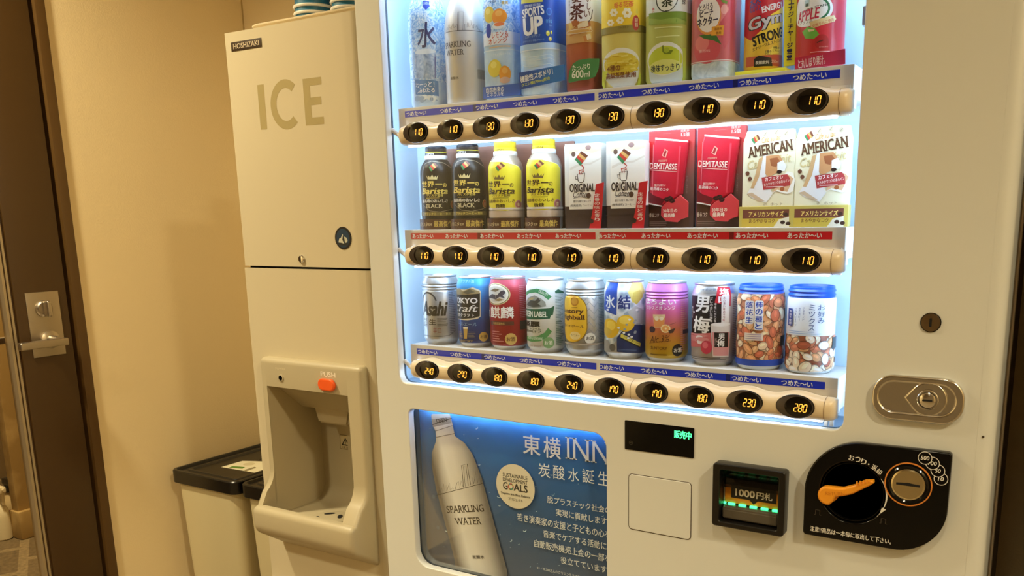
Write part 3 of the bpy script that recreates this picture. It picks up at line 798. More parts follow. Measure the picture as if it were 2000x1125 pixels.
for i in range(3):
    zt, zb = BOXT[i], BOXB[i]
    bm = bmesh.new()
    box(bm, SBX0, SBX1, .020, BY, zb, zt, bev=.0012)
    box(bm, SBX1 - .03, SBX1 - .004, .0188, .022, zb + .001, zb + .016, bev=.0008)
    box(bm, SBX1 - .026, SBX1 - .006, .022, .07, zb - .010, zb + .002)
    for xx in (SBX1 - .018, SBX1 - .010): box(bm, xx, xx + .005, .024, .03, zb - .022, zb - .008)
    sh = obj('shelf', bm, M_shelf, vm)
    a = Art(Flat(.020), base=.0004)
    col, word = STRIP[i]; st = STZ[i]
    for (s0, s1) in ((-.6262, -.2455), (-.2385, .1249)):
        a.box(s0, st - .0107, s1, st, col)
    for xs in (-.474, -.0195): a.box(xs - .0035, st - .0107, xs + .0035, st, [c * .6 for c in col])
    for k in range(10):
        cx = (-.5985 if i == 1 else -.6005) + k * .0757 + (.004 if k > 4 else 0)
        wd = .0240 if i == 1 else .0228
        a.tx(word, cx - wd, st - .0094, cx + wd, st - .0015, (240, 244, 255), .026)
    place(a, 'temperature_strip', sh)
    bm = bmesh.new(); box(bm, SBX0 + .012, SBX1 - .012, .0215, .0345, zb - .0085, zb - .0005)
    obj('lamp_tube', bm, M_tube, vm)
    # button bar
    zc = ROWZ[i] - .0045
    bx0, bx1 = -.6335, .1455
    bm = bmesh.new(); rowsv = []
    N = 240
    xs = [bx0 + (bx1 - bx0) * (.5 - .5 * math.cos(PI * k / 24)) * .06 for k in range(24)] + [bx0 + (bx1 - bx0) * (.06 + .88 * k / N) for k in range(0, N + 1)] + [bx1 - (bx1 - bx0) * (.5 - .5 * math.cos(PI * (23 - k) / 24)) * .06 for k in range(24)]
    for x in xs:
        t = min(x - bx0, bx1 - x); er = .019
        s = math.sqrt(max(0, 1 - ((er - t) / er) ** 2)) if t < er else 1
        s = .22 + .78 * s
        h = (.0192 + .0018 * math.cos(2 * PI * (x - BX0) / PITCH)) * (.52 + .48 * s)
        d = .021 * s
        row = []
        for k in range(19):
            f = -PI / 2 + PI * k / 18
            cs, sn = abs(math.cos(f)) ** .75, math.copysign(abs(math.sin(f)) ** .85, math.sin(f))
            row.append(bm.verts.new((x, .0185 - d * cs, zc + .0012 * math.cos(2 * PI * (x - BX0) / PITCH) + h * sn)))
        rowsv.append(row)
    for a_, b_2 in zip(rowsv, rowsv[1:]):
        for k in range(18): bm.faces.new((a_[k], a_[k + 1], b_2[k + 1], b_2[k]))
    bm.faces.new(rowsv[0]); bm.faces.new(rowsv[-1])
    for r0, r1 in ((0, 0),):
        for a_, b_2 in zip(rowsv, rowsv[1:]): bm.faces.new((a_[0], b_2[0], b_2[18], a_[18]))
    bar = obj('button_bar', bm, M_bar, vm, angle=50)
    bm = bmesh.new(); box(bm, -.622, .132, .0150, .0182, zc + .0128, zc + .0160)
    obj('light_line', bm, mat('line_light', (214, 232, 255), .5, emit=9), bar)
    bm = bmesh.new(); box(bm, -.615, .125, .0120, .0180, zc - .0207, zc - .0180)
    obj('under_light', bm, mat('under_light', (210, 232, 255), .5, emit=17) if i < 2 else mat('under_light_low', (210, 232, 255), .5, emit=6), bar)
    # joints of the bar
    for xj in (BX0 + 5.5 * PITCH, bx1 - .0155):
        pts = []
        for k in range(19):
            f = -PI / 2 + PI * k / 18
            h = (.0192 + .0018 * math.cos(2 * PI * (xj - BX0) / PITCH))
            cs, sn = abs(math.cos(f)) ** .75, math.copysign(abs(math.sin(f)) ** .85, math.sin(f))
            pts.append((xj, .0185 - .0213 * cs, zc + .0012 * math.cos(2 * PI * (xj - BX0) / PITCH) + (h + .0003) * sn))
        rr = [[(x + o, y, z) for x, y, z in pts] for o in (-.0004, .0004)]
        bm = bmesh.new(); rr = [[bm.verts.new(v) for v in r_] for r_ in rr]
        for k in range(18): bm.faces.new((rr[0][k], rr[0][k + 1], rr[1][k + 1], rr[1][k]))
        obj('bar_joint', bm, ink((120, 96, 66)), bar)
    BARS.append(bar); SHELVES.append(sh)
    bm = bmesh.new()                                         # link arm at the left end
    tube(bm, [(WX0 - .006, .020, zc + .014), (WX0 + .008, .016, zc + .006), (bx0 + .006, .012, zc - .004)], .004, 12)
    obj('bar_link', bm, ink((216, 214, 212), .35), vm)
bm = bmesh.new(); box(bm, SBX0 + .012, SBX1 - .012, .0185, .0345, .672, .684); obj('lamp_tube', bm, mat('lamp_tube_top', (206, 230, 255), .5, emit=42), vm)
bm = bmesh.new()                                             # dark clips and grey channel on the left of the window
box(bm, LX0 + .001, LX0 + .012, .019, .024, WZ0, .70)
for z in (.388, .345, .218, .176, .02): box(bm, LX0 + .001, LX0 + .022, .019, .026, z - .002, z + .002, 1)
obj('pane_channel', bm, [ink((150, 166, 180), .4), M_dark], vm)
bm = bmesh.new(); box(bm, SBX1 + .004, SBX1 + .014, .030, .046, .462, .486, bev=.002); obj('shelf_clip', bm, ink((150, 150, 152), .3, .6), SHELVES[0])
for z0, z1 in ((.394, .697), (.186, .341), (-.020, .133)):
    bm = bmesh.new(); box(bm, LX0 + .003, LX1 - .003, .0125, .0145, z0, z1); obj('window_pane', bm, M_glass, vm)

for x0, x1 in ((-.676, -.661), (.168, .186)):                 # unseen upright strips added behind both sides of the frame to even the light
    bm = bmesh.new(); box(bm, x0, x1, .0198, .0225, WZ0 + .02, .69); obj('fill_strip', bm, mat('fill_strip_light', (206, 230, 255), .5, emit=17), vm)

# --- select buttons with amber prices
SEG = {'0': 'abcdef', '1': 'bc', '2': 'abged', '3': 'abgcd', '4': 'fgbc', '7': 'fabc', '8': 'abcdefg', '9': 'abcdfg'}
def digit(a, ch, x, z, w, h, m, th):
    hh = h / 2; sl = .14
    def P(u, v): return (x + u * w + v * h * sl, z + v * h)
    hs = {'a': 1, 'g': .5, 'd': 0}; vsg = {'f': (0, .5), 'b': (1, .5), 'e': (0, 0), 'c': (1, 0)}
    for s in SEG[ch]:
        if s in hs:
            v = hs[s]; t = th / h
            a.pl([P(.12, v - t / 2), P(.88, v - t / 2), P(.95, v), P(.88, v + t / 2), P(.12, v + t / 2), P(.05, v)], m)
        else:
            u, v = vsg[s]; t = th / w / 2
            a.pl([P(u - t, v + .06), P(u, v + .03), P(u + t, v + .06), P(u + t, v + .44), P(u, v + .47), P(u - t, v + .44)], m)
BPROTO = {}
def button(price):
    rx, rz, h = .0280, .0172, .0042
    bm = bmesh.new(); n = 48
    rings = [(1.0, .002), (1.0, -.0002), (.985, -.0008)] + [(r, -.0008 - h * (1 - r * r) * .9) for r in (.96, .9, .75, .6, .45, .3, .15)]
    rows = [[bm.verts.new((rx * s * math.cos(2 * PI * k / n), y, rz * s * math.sin(2 * PI * k / n))) for k in range(n)] for s, y in rings]
    for j in range(len(rows) - 1):
        for k in range(n): bm.faces.new((rows[j][k], rows[j][(k + 1) % n], rows[j + 1][(k + 1) % n], rows[j + 1][k]))
    bm.faces.new(rows[-1])
    bmesh.ops.recalc_face_normals(bm, faces=bm.faces)
    D = Dome(rx * 1.0, rz * 1.0, h * .9)
    a = Art(D, base=.0011, step=.00012)
    a.el(0, 0, rx * .955, rz * .955, mat('button_smoke', (70, 62, 56), .18), 48)
    a.el(.0052, .0003, .0195, .0150, mat('button_lens', (14, 11, 9), .08), 44)
    x = -.0005
    for ch in price:
        digit(a, ch, x, -.0056, .0042, .0108, M_led, .00115); x += .0066
    ab = a.bm()
    ms = [M_gloss] + a.mats
    me = bpy.data.meshes.new('t'); ab.to_mesh(me); ab.free()
    n0 = len(bm.faces); bm.from_mesh(me); bm.faces.ensure_lookup_table()
    for f in bm.faces[n0:]: f.material_index += 1
    m2 = bpy.data.meshes.new('select_button'); bm.to_mesh(m2); bm.free()
    for m in ms: m2.materials.append(m)
    finish(m2, 40)
    return m2
PRICES = (('110', '110', '130', '130', '130', '130', '130', '110', '110', '110'), ('110',) * 10, ('240', '270', '180', '180', '240', '170', '170', '180', '230', '280'))
for i in range(3):
    for k in range(10):
        pr = PRICES[i][k]
        if pr not in BPROTO: BPROTO[pr] = button(pr)
        o = bpy.data.objects.new('select_button', BPROTO[pr]); C.objects.link(o); o.parent = BARS[i]
        o.location = Vector((BX0 + PITCH * k, -.0022, ROWZ[i] - .003)) - wl(BARS[i])

# --- poster behind a pane
PSY = .032
bm = bmesh.new(); plate(bm, [rrect(PX0 - .008, PX1 + .008, PZ0 - .008, PZ1 + .010, .006)], PSY, .036)
M_sea = ramp('poster_sea', (.05, 0, -1), .0, [(0, (84, 180, 250)), (.12, (40, 124, 206)), (.32, (38, 100, 170)), (.62, (58, 92, 136)), (1, (84, 94, 114))], .6, noise=.22, nscale=14)  # blue print; the greyer foot has a reflection put into the colour
poster = empty('poster_panel', (PX0, PSY, PZ1))
poster.parent = vm; poster.location = Vector((PX0, PSY, PZ1)) - wl(vm)
# (the ramp runs down the poster over about 0.31 m)
nt = M_sea.node_tree
for n in nt.nodes:
    if n.type == 'VECT_MATH': n.inputs[1].default_value = (.15, 0, -3.1)
obj('backing', bm, M_sea, poster)
a = Art(Flat(PSY), B5, base=.0003, step=.00003)
M_alu = ramp('poster_bottle', (9.2, 0, 2.4), 0, [(0, (120, 114, 110)), (.12, (190, 184, 178)), (.3, (240, 236, 230)), (.5, (232, 226, 218)), (.75, (196, 190, 182)), (1, (110, 106, 104))], .6)
rb = random.Random(3)
for k in range(70):                                          # bubbles in the water
    u, v = PX0 + .016 + rb.random() * .39, PZ1 - .01 - rb.random() ** .8 * .29
    r = .001 + rb.random() ** 3 * .0045
    a.ring(u, v, r, r, r * .3, (200, 226, 244) if rb.random() < .6 else (130, 170, 206), 14, 3.6 + rb.random(), 5.6 + rb.random())
for k in range(26):
    u, v, r = PX0 + .02 + rb.random() * .10, PZ0 + .02 + rb.random() * .16, .001 + rb.random() ** 2 * .006
    if u < -.6 or v < -.36: a.el(u, v, r, r, [(70, 110, 156), (120, 140, 160), (50, 86, 130)][k % 3], 14)
body = [(208, 100), (330, 100), (345, 160), (352, 196), (360, 232), (420, 275), (470, 345), (500, 420), (530, 500), (690, 1085), (690, 1200), (385, 1200), (355, 1010), (240, 570), (212, 420), (212, 340), (240, 262), (236, 200), (216, 160)]
a.poly(body, M_alu)
a.poly([(208, 98), (330, 98), (338, 150), (220, 175)], (168, 160, 150)); a.poly([(214, 92), (326, 92), (328, 112), (212, 125)], (200, 196, 190))
a.line([(216, 160), (340, 118)], .0012, (30, 28, 28)); a.text('OPEN', 240, 118, 308, 145, (30, 28, 28), .02, rot=.22)
a.line([(236, 200), (345, 165)], .001, (110, 104, 98)); a.line([(238, 240), (358, 215)], .0012, (120, 112, 104))
ln = (52, 44, 40)
a.line([(242, 608), (545, 530)], .0009, ln)
sk = [(255, 600), (258, 575), (270, 590), (275, 560), (285, 580), (288, 535), (296, 575), (305, 545), (308, 580), (325, 530), (330, 578), (345, 560), (360, 575), (372, 530), (382, 520), (390, 560), (400, 516), (412, 555), (416, 540)]
a.line(sk, .0006, ln)
a.line([(415, 560), (402, 418), (437, 408), (460, 545)], .0009, ln); a.line([(425, 552), (415, 425), (430, 420), (445, 548)], .0006, ln)
a.line([(468, 540), (468, 490), (480, 535), (494, 450), (502, 530), (515, 480), (525, 530), (535, 500)], .0006, ln)
a.text('SPARKLING', 305, 672, 545, 716, ln, .008, serif=True, rot=.2); a.text('WATER', 357, 750, 530, 794, ln, .008, serif=True, rot=.2)
a.text('炭酸水', 470, 989, 548, 1012, ln, .01, rot=.2)
cu, cv, _, _ = *a.uv(744, 552), 0, 0
a.el(cu, cv, .0418, .0418, (232, 222, 198), 56)
dk = (50, 46, 44)
a.tx('SUSTAINABLE', cu - .0268, cv + .0158, cu + .0268, cv + .0228, dk, .02); a.tx('DEVELOPMENT', cu - .0268, cv + .0068, cu + .0268, cv + .0138, dk, .02)
a.tx('G', cu - .0268, cv - .0085, cu - .0165, cv + .0055, dk, .03); a.tx('ALS', cu - .0035, cv - .0085, cu + .0268, cv + .0055, dk, .03)
gc = [(200, 60, 50), (220, 160, 40), (80, 150, 70), (180, 40, 60), (220, 90, 40), (60, 160, 190), (230, 180, 40), (140, 40, 80), (230, 110, 40), (200, 40, 110), (230, 150, 50), (180, 130, 50), (70, 120, 70), (40, 130, 190), (90, 180, 80), (30, 90, 150), (30, 60, 110)]
for k, c in enumerate(gc): a.ring(cu - .0096, cv - .0015, .0064, .0064, .0026, c, 4, 2 * PI * k / 17, 2 * PI * (k + .85) / 17)
a.tx('Toyoko Inn Blue Reborn', cu - .032, cv - .0190, cu + .032, cv - .0135, dk, .015); a.tx('プロジェクト', cu - .0155, cv - .0275, cu + .0155, cv - .0220, dk, .012)
wt = (244, 248, 252); wt2 = (236, 238, 238)
def tline(s, x0, yb, x1, yt, m, **k):
    """text box whose top-left and right end come from the photograph's slanting line"""
    a.text(s, x0, yt, x1, yb, m, **k)
u0 = a.uv(795, 290)[0]; uR = a.uv(1322, 330)[0]
a.tx('東', *a.R(795, 232, 905, 360)[:1], a.R(795, 225, 905, 350)[1], a.R(795, 232, 905, 360)[2], a.R(795, 225, 905, 350)[3], wt, .012)
b4 = a.R(925, 238, 1035, 372); a.tx('横', b4[0], b4[1], b4[2], b4[3], wt, .012)
b5 = a.R(1065, 255, 1370, 395); a.tx('INN', b5[0], b5[1], b5[2] - .006, b5[3], wt, .0, serif=True)
for ch, x0, x1, y0, y1 in (('炭', 893, 968, 405, 492), ('酸', 987, 1060, 418, 506), ('水', 1082, 1150, 434, 520), ('誕', 1172, 1248, 443, 530), ('生', 1272, 1345, 455, 545)):
    a.text(ch, x0, y0, x1, y1, wt, .0)
xe = 1350
for s, x0, y0, x1, y1 in (('脱プラスチック社会の', 950, 645, 1352, 690), ('実現に貢献します。', 1005, 722, 1345, 768), ('若き演奏家の支援と子どもの心を', 760, 775, 1352, 826), ('音楽でケアする活動に、', 925, 868, 1345, 916), ('自動販売機売上金の一部を', 868, 936, 1352, 985), ('役立てています。', 1035, 1028, 1345, 1072)):
    a.text(s, x0, y0, x1, y1, wt2, .008)
a.text('※1・W.300万人のクリエンテライフは', 885, 1088, 1175, 1108, wt2, .0)
place(a, 'poster_print', poster)
bm = bmesh.new(); plate(bm, [rrect(PX0 - .004, PX1 + .004, PZ0 - .004, PZ1 + .004, .02)], .0170, .0182)
obj('poster_pane', bm, clear('poster_glass', (250, 252, 253), .14), poster)
bm = bmesh.new(); plate(bm, [rrect(PX0 - .010, PX1 + .010, PZ0 - .010, PZ1 + .014, .008), hole(PX0 - .001, PX1 + .001, PZ0 - .001, PZ1 + .010, .006)], .0190, PSY - .0003)
obj('poster_surround', bm, mat('surround_dark', (36, 44, 52), .4), poster)
bm = bmesh.new(); box(bm, PX0 + .012, PX1 - .012, .0195, .0245, PZ1 + .0035, PZ1 + .0085); obj('poster_lamp', bm, mat('poster_light', (206, 226, 255), .5, emit=18), poster)

# --- sold-out display, cover, bill slot, coin mechanism, locks
PL = Flat(0)
dz0, dz1, dx0, dx1 = -.1460, -.0980, -.1832, -.0643
bm = bmesh.new(); plate(bm, [rrect(dx0, dx1, dz0, dz1, .0015)], -.0012, .001, bev=.0004)
dsp = obj('message_display', bm, M_gloss, vm)
a = Art(Flat(-.0012), B6, base=.0004); g = a.R(475, 180, 607, 250)
gz = -.1105
a.tx('販売中', g[0], gz - .0062, g[2] - .001, gz + .0062, M_green, .03); place(a, 'display_characters', dsp); a = Art(Flat(-.0012), B6, base=.0004); a.ring(-.172, -.1340, .0035, .0035, .0012, (44, 40, 36))
a.el(-.172, -.1340, .0012, .0012, (50, 46, 40))
place(a, 'display_sensor', dsp)
bm = bmesh.new(); plate(bm, [rrect(-.1758, -.0680, -.2800, -.1868, .006)], -.0012, .001, bev=.0008)
cv_ = obj('square_cover', bm, M_panel, vm)
bm = bmesh.new(); plate(bm, [rrect(-.1769, -.0668, -.2812, -.1858, .0068), hole(-.1757, -.0681, -.2799, -.1869, .0055)], -.0003, .0012)
obj('cover_gap', bm, ink((64, 46, 28)), cv_)
# bill acceptor
bx0, bx1, bz0, bz1 = -.0260, .0845, -.2415, -.1425
bm = bmesh.new()
plate(bm, [rrect(bx0, bx1, bz0, bz1, .005), hole(-.0150, .0745, -.2330, -.1520, .003)], -.020, .004, bev=.002)
bill = obj('bill_acceptor', bm, M_black, vm)
bm = bmesh.new()
box(bm, -.0150, .0745, .016, .019, -.2330, -.1520)
prism(bm, [(.018, -.152), (-.012, -.152), (.002, -.168), (.002, -.180), (.018, -.180)], 'x', -.0150, .0745)
obj('slot_recess', bm, M_gloss, bill)
bm = bmesh.new(); box(bm, -.0135, .0735, .002, .012, -.2090, -.1800, bev=.0008); obj('orange_plate', bm, mat('orange_plate', (224, 142, 36), .4), bill)
a = Art(Flat(.002), base=.0003)
a.box(-.0035, -.2000, .0665, -.1800, (26, 22, 20)); a.pl([(.0255, -.2000), (.0385, -.2000), (.032, -.2060)], (26, 22, 20))
a.tx('1000', .003, -.1960, .0335, -.1850, (236, 232, 226), .03); a.tx('円札', .036, -.1962, .0605, -.1848, (236, 232, 226), .03)
place(a, 'plate_lettering', bill)
bm = bmesh.new()
for k in range(5): box(bm, -.0075 + k * .0172, .0030 + k * .0172, -.002, .004, -.2110, -.2082, bev=.0005)
box(bm, -.0140, -.0115, -.002, .004, -.2110, -.2082)
obj('slot_lights', bm, M_green, bill)
bm = bmesh.new()
prism(bm, [(.014, -.2115), (-.006, -.2115), (-.010, -.2150), (-.010, -.2310), (.014, -.2310)], 'x', -.0130, .0725)
bmesh.ops.bevel(bm, geom=bm.edges[:], offset=.002, segments=2, affect='EDGES')
obj('note_tray', bm, ink((84, 78, 68), .2), bill)
bm = bmesh.new(); box(bm, -.0145, .074, -.008, -.004, -.1815, -.1665, bev=.001)
obj('slot_window', bm, clear('smoke_clear', (176, 170, 160), .7), bill)
# coin panel
cp = empty('coin_panel', (.21, 0, -.16)); cp.parent = vm; cp.location = Vector((.21, 0, -.16)) - wl(vm); WLOC[cp.name] = Vector((.21, 0, -.16))
R1, R2 = .077, .066
outl = arc(.1105 + R1, -.0885 - R1, R1, 180, 90, 14) + arc(.3005 - .006, -.0875 - .006, .006, 80, 0, 5) + arc(.3000 - R2, -.2335 + R2, R2, 0, -90, 14) + arc(.1110 + .005, -.2335 + .005, .005, -90, -180, 5)
bm = bmesh.new(); plate(bm, [outl, circ(.1768, -.1605, .0445, n=56)[::-1]], -.013, .001, bev=.0022)
obj('fascia', bm, M_gloss, cp)
bm = bmesh.new(); plate(bm, [circ(.1768, -.1605, .0446, n=56)], -.0050, .0005)
lathe(bm, [(.0446, -.005), (.0425, -.0095), (.0415, -.0095), (.041, -.005)], 56, axis='y', cx=.1768, cy=-.1605)
obj('lever_well', bm, M_gloss, cp)
lv = []
c1 = onY((1620, 963), -.012); 
pts = arc(.1440, -.1690, .0135, 100, 285, 14) + [(.1530, -.1760), (.1555, -.1690), (.1660, -.1660), (.1780, -.1615), (.2010, -.1455), (.2058, -.1412), (.2050, -.1375), (.1950, -.1388), (.1800, -.1480), (.1650, -.1545)]
bm = bmesh.new(); plate(bm, [pts], -.0185, -.006, bev=.0028)
for k in range(5): box(bm, .183 + k * .0042, .1845 + k * .0042, -.0195, -.016, -.1490 + k * .0022, -.1415 + k * .0012, bev=.0004)
lathe(bm, [(.010, -.012), (.010, -.004)], 24, axis='y', cx=.1480, cy=-.1680)
obj('return_lever', bm, mat('orange_lever', (240, 158, 40), .35), cp)
bm = bmesh.new(); plate(bm, [circ(.2494, -.1372, .0304, n=64), circ(.2494, -.1372, .0288, n=64)[::-1]], -.0142, -.0125); obj('orange_ring', bm, ink((222, 138, 60), .35), cp)
bm = bmesh.new(); lathe(bm, [(.0262, -.0128), (.0262, -.0150), (.0245, -.0165), (.0225, -.0150), (.021, -.0140)], 56, axis='y', cx=.2494, cy=-.1372, close=False); obj('slot_collar', bm, M_gloss, cp)
bm = bmesh.new(); lathe(bm, [(.0216, -.0125), (.0216, -.0150), (.0195, -.0158), (.0194, -.0150), (.0002, -.0150)], 56, axis='y', cx=.2494, cy=-.1372)
obj('coin_slot', bm, mat('coin_metal', (226, 214, 178), .22, 1), cp)
bm = bmesh.new(); plate(bm, [[(.2344, -.1388), (.2644, -.1388), (.2644, -.1360), (.2540, -.1352), (.2494, -.1345), (.2448, -.1352), (.2344, -.1360)]], -.0156, -.0148); obj('slot_mouth', bm, M_dark, cp)
a = Art(Flat(-.013), B7, base=.0003); wt = (226, 224, 218)
for s, x, z, r in (('お', 355, 560, -.05), ('つ', 390, 570, -.15), ('り', 424, 582, -.25), ('・', 452, 596, -.3), ('返', 484, 614, -.4), ('却', 510, 638, -.55)):
    u, v = a.uv(x, z); h = .0039 if s != '・' else .0011; a.tx(s, u - h * .95, v - h, u + h * .95, v + h, wt, .02, rot=r)
place(a, 'return_lettering', cp); a = Art(Flat(-.013), B7, base=.0003)
for s, x, z in (('10', 859, 679), ('50', 842, 633), ('100', 812, 591), ('500', 770, 561)):
    u, v = a.uv(x, z); a.el(u, v, .0086, .0086, M_gloss, 36); a.ring(u, v, .0089, .0089, .0009, wt, 36); w_ = .0054 if len(s) == 3 else .0036
    a.tx(s, u - w_, v - .0027, u + w_, v + .0027, wt, .02, shear=.1)
place(a, 'coin_icons', cp); a = Art(Flat(-.013), B7, base=.0003)
q0, q1 = a.uv(122, 955), a.uv(580, 1018)
a.tx('注意!!商品は一本毎に取出して下さい。', q0[0], -.2265, q1[0], -.2185, wt, .015)
place(a, 'notice_lettering', cp); a = Art(Flat(-.013), B7, base=.0003)
vv, ff = [], []
for k in range(17):
    t = math.radians(35 - k * 75 / 16); w_ = .0004 + .0018 * math.sin(PI * min(1, k / 13))
    for rr_ in (.0452, .0452 + w_): vv.append((.1768 + rr_ * math.cos(t), -.1605 + rr_ * math.sin(t)))
for k in range(16): ff.append((2 * k, 2 * k + 1, 2 * k + 3, 2 * k + 2))
a.raw(vv, ff, wt); t = math.radians(-24); a.pl([(.1768 + r_ * math.cos(t + d), -.1605 + r_ * math.sin(t + d)) for r_, d in ((.0435, .07), (.0495, .07), (.0455, -.16))], wt)
place(a, 'turn_arrow', cp)
for x, z in ((165, 865), (535, 915)):
    a = Art(Flat(-.013), B7, base=.0003); u, v = a.uv(x, z); a.line([(u - .005, v - .004), (u - .003, v - .004), (u - .003, v + .003), (u + .003, v + .003), (u + .003, v - .004), (u + .005, v - .004)], .0010, (64, 58, 50), px=False); place(a, 'end_mark', cp)
# lever lettering
a = Art(Flat(-.0185), base=.0002); a.tx('RETURN', .1420, -.1660, .1680, -.1610, (214, 130, 30), .01, rot=.12); place(a, 'lever_print', cp)
# chrome lock plate
lp = empty('lock_plate', (.2517, 0, -.021)); lp.parent = vm; lp.location = Vector((.2517, 0, -.021)) - wl(vm); WLOC[lp.name] = Vector((.2517, 0, -.021))
bm = bmesh.new(); plate(bm, [rrect(.1940, .3095, -.0525, .0095, .0270, 10), hole(.2030, .2975, -.0405, -.0005, .0198, 10)], -.0075, .001, bev=.003, bres=3); obj('escutcheon', bm, M_chrome, lp)
bm = bmesh.new(); plate(bm, [rrect(.2025, .2980, -.0410, 0, .0200, 10)], -.0030, .0005); obj('plate_recess', bm, M_chrome, lp)
bm = bmesh.new()
kx, kz = .2655, -.0200
sw = [(.2370, -.0235)] + arc(kx, kz, .0245, 215, 215 - 360 + 74, 26)[::1]
sw = [(.2350, kz)] + [(kx + .0235 * math.cos(math.radians(t)), kz + .0235 * math.sin(math.radians(t))) for t in range(-140, 141, 10)]
plate(bm, [sw], -.0072, -.002, bev=.0025, bres=3); obj('lock_handle', bm, M_chrome, lp)
bm = bmesh.new(); lathe(bm, [(.0135, -.007), (.0135, -.0105), (.0125, -.0115), (.0112, -.0115), (.0108, -.0085), (.0104, -.0085), (.0100, -.0120), (.007, -.0138), (.001, -.0140)], 36, axis='y', cx=kx, cy=kz)
plate(bm, [rrect(kx - .0062, kx + .0062, kz - .0012, kz + .0012, .0011)], -.0146, -.0125, 1)
obj('key_cylinder', bm, [M_chrome, M_dark], lp)
# round cam lock, screw
bm = bmesh.new(); lathe(bm, [(.0128, .0), (.0128, -.0012), (.0120, -.0012), (.0116, -.0022), (.006, -.0030), (.0005, -.0032)], 40, axis='y', cx=.2612, cy=.0811, mi=lambda i: 1 if i < 2 else 0)
plate(bm, [rrect(.2598, .2626, .0755, .0868, .0012)], -.0040, -.002, 1)
obj('cam_lock', bm, [mat('bronze_steel', (150, 132, 108), .3, 1), M_dark], vm)
bm = bmesh.new(); lathe(bm, [(.0016, .0), (.0016, -.0006), (.0002, -.0008)], 12, axis='y', cx=.3340, cy=-.0640); obj('panel_screw', bm, ink((60, 50, 40)), vm)

# ================================================================== DRINKS AND SNACKS IN THE WINDOW
GR = tuple('sample drinks on the %s shelf' % n for n in NAMES)
RP = random.Random(11)
M_can = mat('can_aluminium', (206, 208, 210), .3, .85)
M_canb = mat('can_brushed', (186, 188, 190), .36, .75)
CAN_X = (-.598, -.5166, -.4452, -.3668, -.2885, -.2140, -.1394, -.0597, .0143, .0902)
CH = .128
def can_prof(ridge):
    p = [(.0255, 0), (.0270, .0012), (.0332, .0105), (.034, .0135)]
    if ridge:
        for k in range(13): p.append((.034 - .0007 * (1 - math.cos(2 * PI * k / 4)) , .098 + k * .0012))
        p += [(.0335, .1145), (.0305, .1225)]
    else: p += [(.034, .1090), (.0335, .1130), (.0305, .1215)]
    return p
def can(i, label, ridge=False, lid=None, base=None):
    r = empty('drink_can', (CAN_X[i], .062, BOXT[2]), label, 'can', GR[2])
    pr = can_prof(ridge)
    bm = bmesh.new(); lathe(bm, pr, 72); obj('can_body', bm, base or M_can, r, local=True)
    bm = bmesh.new(); lathe(bm, [(.0304, .1215), (.0300, .1235), (.0308, .1245), (.0310, .1262), (.0304, .1272), (.0292, .1270), (.0288, .1248), (.0010, .1245)], 72)
    prism(bm, [(-.004 + x, y) for x, y in circ(.004, -.008, .008, .012, 20)], 'z', .1244, .1256)
    obj('can_lid', bm, lid or M_can, r, local=True)
    S = Round(CAN_X[i], .062, BOXT[2], .034, pr)
    return r, S
def done(a, r, name='printed_label'): a.obj(name, r)
def badge(a, x0, y0, x1, y1, c, tc, t='お酒'):
    q = a.R(x0, y0, x1, y1); cu, cv, ru = (q[0] + q[2]) / 2, (q[1] + q[3]) / 2, (q[3] - q[1]) / 2
    a.el(cu, cv, ru, ru, c); a.tx(t, cu - ru * .72, cv - ru * .36, cu + ru * .72, cv + ru * .36, tc, .02)
def lines(a, x0, y0, x1, y1, n, c, rnd=.3):
    q = a.R(x0, y0, x1, y1); h = (q[3] - q[1]) / n
    for k in range(n): a.box(q[0], q[3] - (k + .6) * h, q[0] + (q[2] - q[0]) * (1 - RP.random() * rnd), q[3] - (k + .25) * h, c)
def nuts(a, v0, v1, n, cols, R, sz=.0055):
    k0 = a.k
    for k in range(n):
        a.k = k0 + (k * 3) % 60
        u = -R * 1.3 + RP.random() * R * 3.6; v = v0 + .002 + RP.random() * (v1 - v0 - .004)
        s = sz * (.7 + .6 * RP.random()); c = cols[RP.randrange(len(cols))]; t = RP.random() * PI
        asp = .5 + .3 * RP.random()
        def cl(q): return [(x, min(v1, max(v0, y))) for x, y in q]
        def el(ru, rv, du=0, dv=0): return cl([(u + du + ru * math.cos(f) * math.cos(t) - rv * math.sin(f) * math.sin(t), v + dv + ru * math.cos(f) * math.sin(t) + rv * math.sin(f) * math.cos(t)) for f in [2 * PI * j / 16 for j in range(16)]])
        a.pl(el(s * 1.1, s * asp * 1.18), [x * .62 for x in c]); a.pl(el(s, s * asp), c)
        a.pl(el(s * .55, s * asp * .35, 0, s * asp * .3), [min(255, x * 1.13) for x in c])
    a.k = k0 + 63

# ---- bottom shelf
r, S = can(0, 'silver beer can with heavy black slanted lettering, first on the bottom shelf', True, base=M_canb)
a = Art(S, B1); a.xm = 400
e = a.R(200, 285, 475, 405)
a.tx('Asahi', -.0215, e[1], e[2] + .001, e[3], (20, 22, 26), .05, shear=.35)
cu, cv = -.003, a.uv(390, 290)[1]
a.ring(cu, cv - .006, .020, .024, .0030, (52, 56, 66), 30, .35, PI - .2)
a.tx('生', *a.R(325, 430, 382, 476), (30, 30, 34), .03); lines(a, 285, 420, 318, 490, 6, (80, 82, 86)); lines(a, 392, 420, 480, 490, 6, (90, 92, 96))
a.tx('辛口', *a.R(358, 500, 425, 545), (150, 84, 78), .01); a.line([(290, 560), (340, 568), (420, 572), (490, 562), (530, 530)], .0008, (60, 62, 66))
a.band(163, 168, (110, 114, 120)); lines(a, 488, 190, 540, 560, 26, (120, 124, 132), .5)
done(a, r)
r, S = can(1, 'blue beer can with black signboard label and gold glass, second on the bottom shelf')
a = Art(S, B1); a.xm = 690
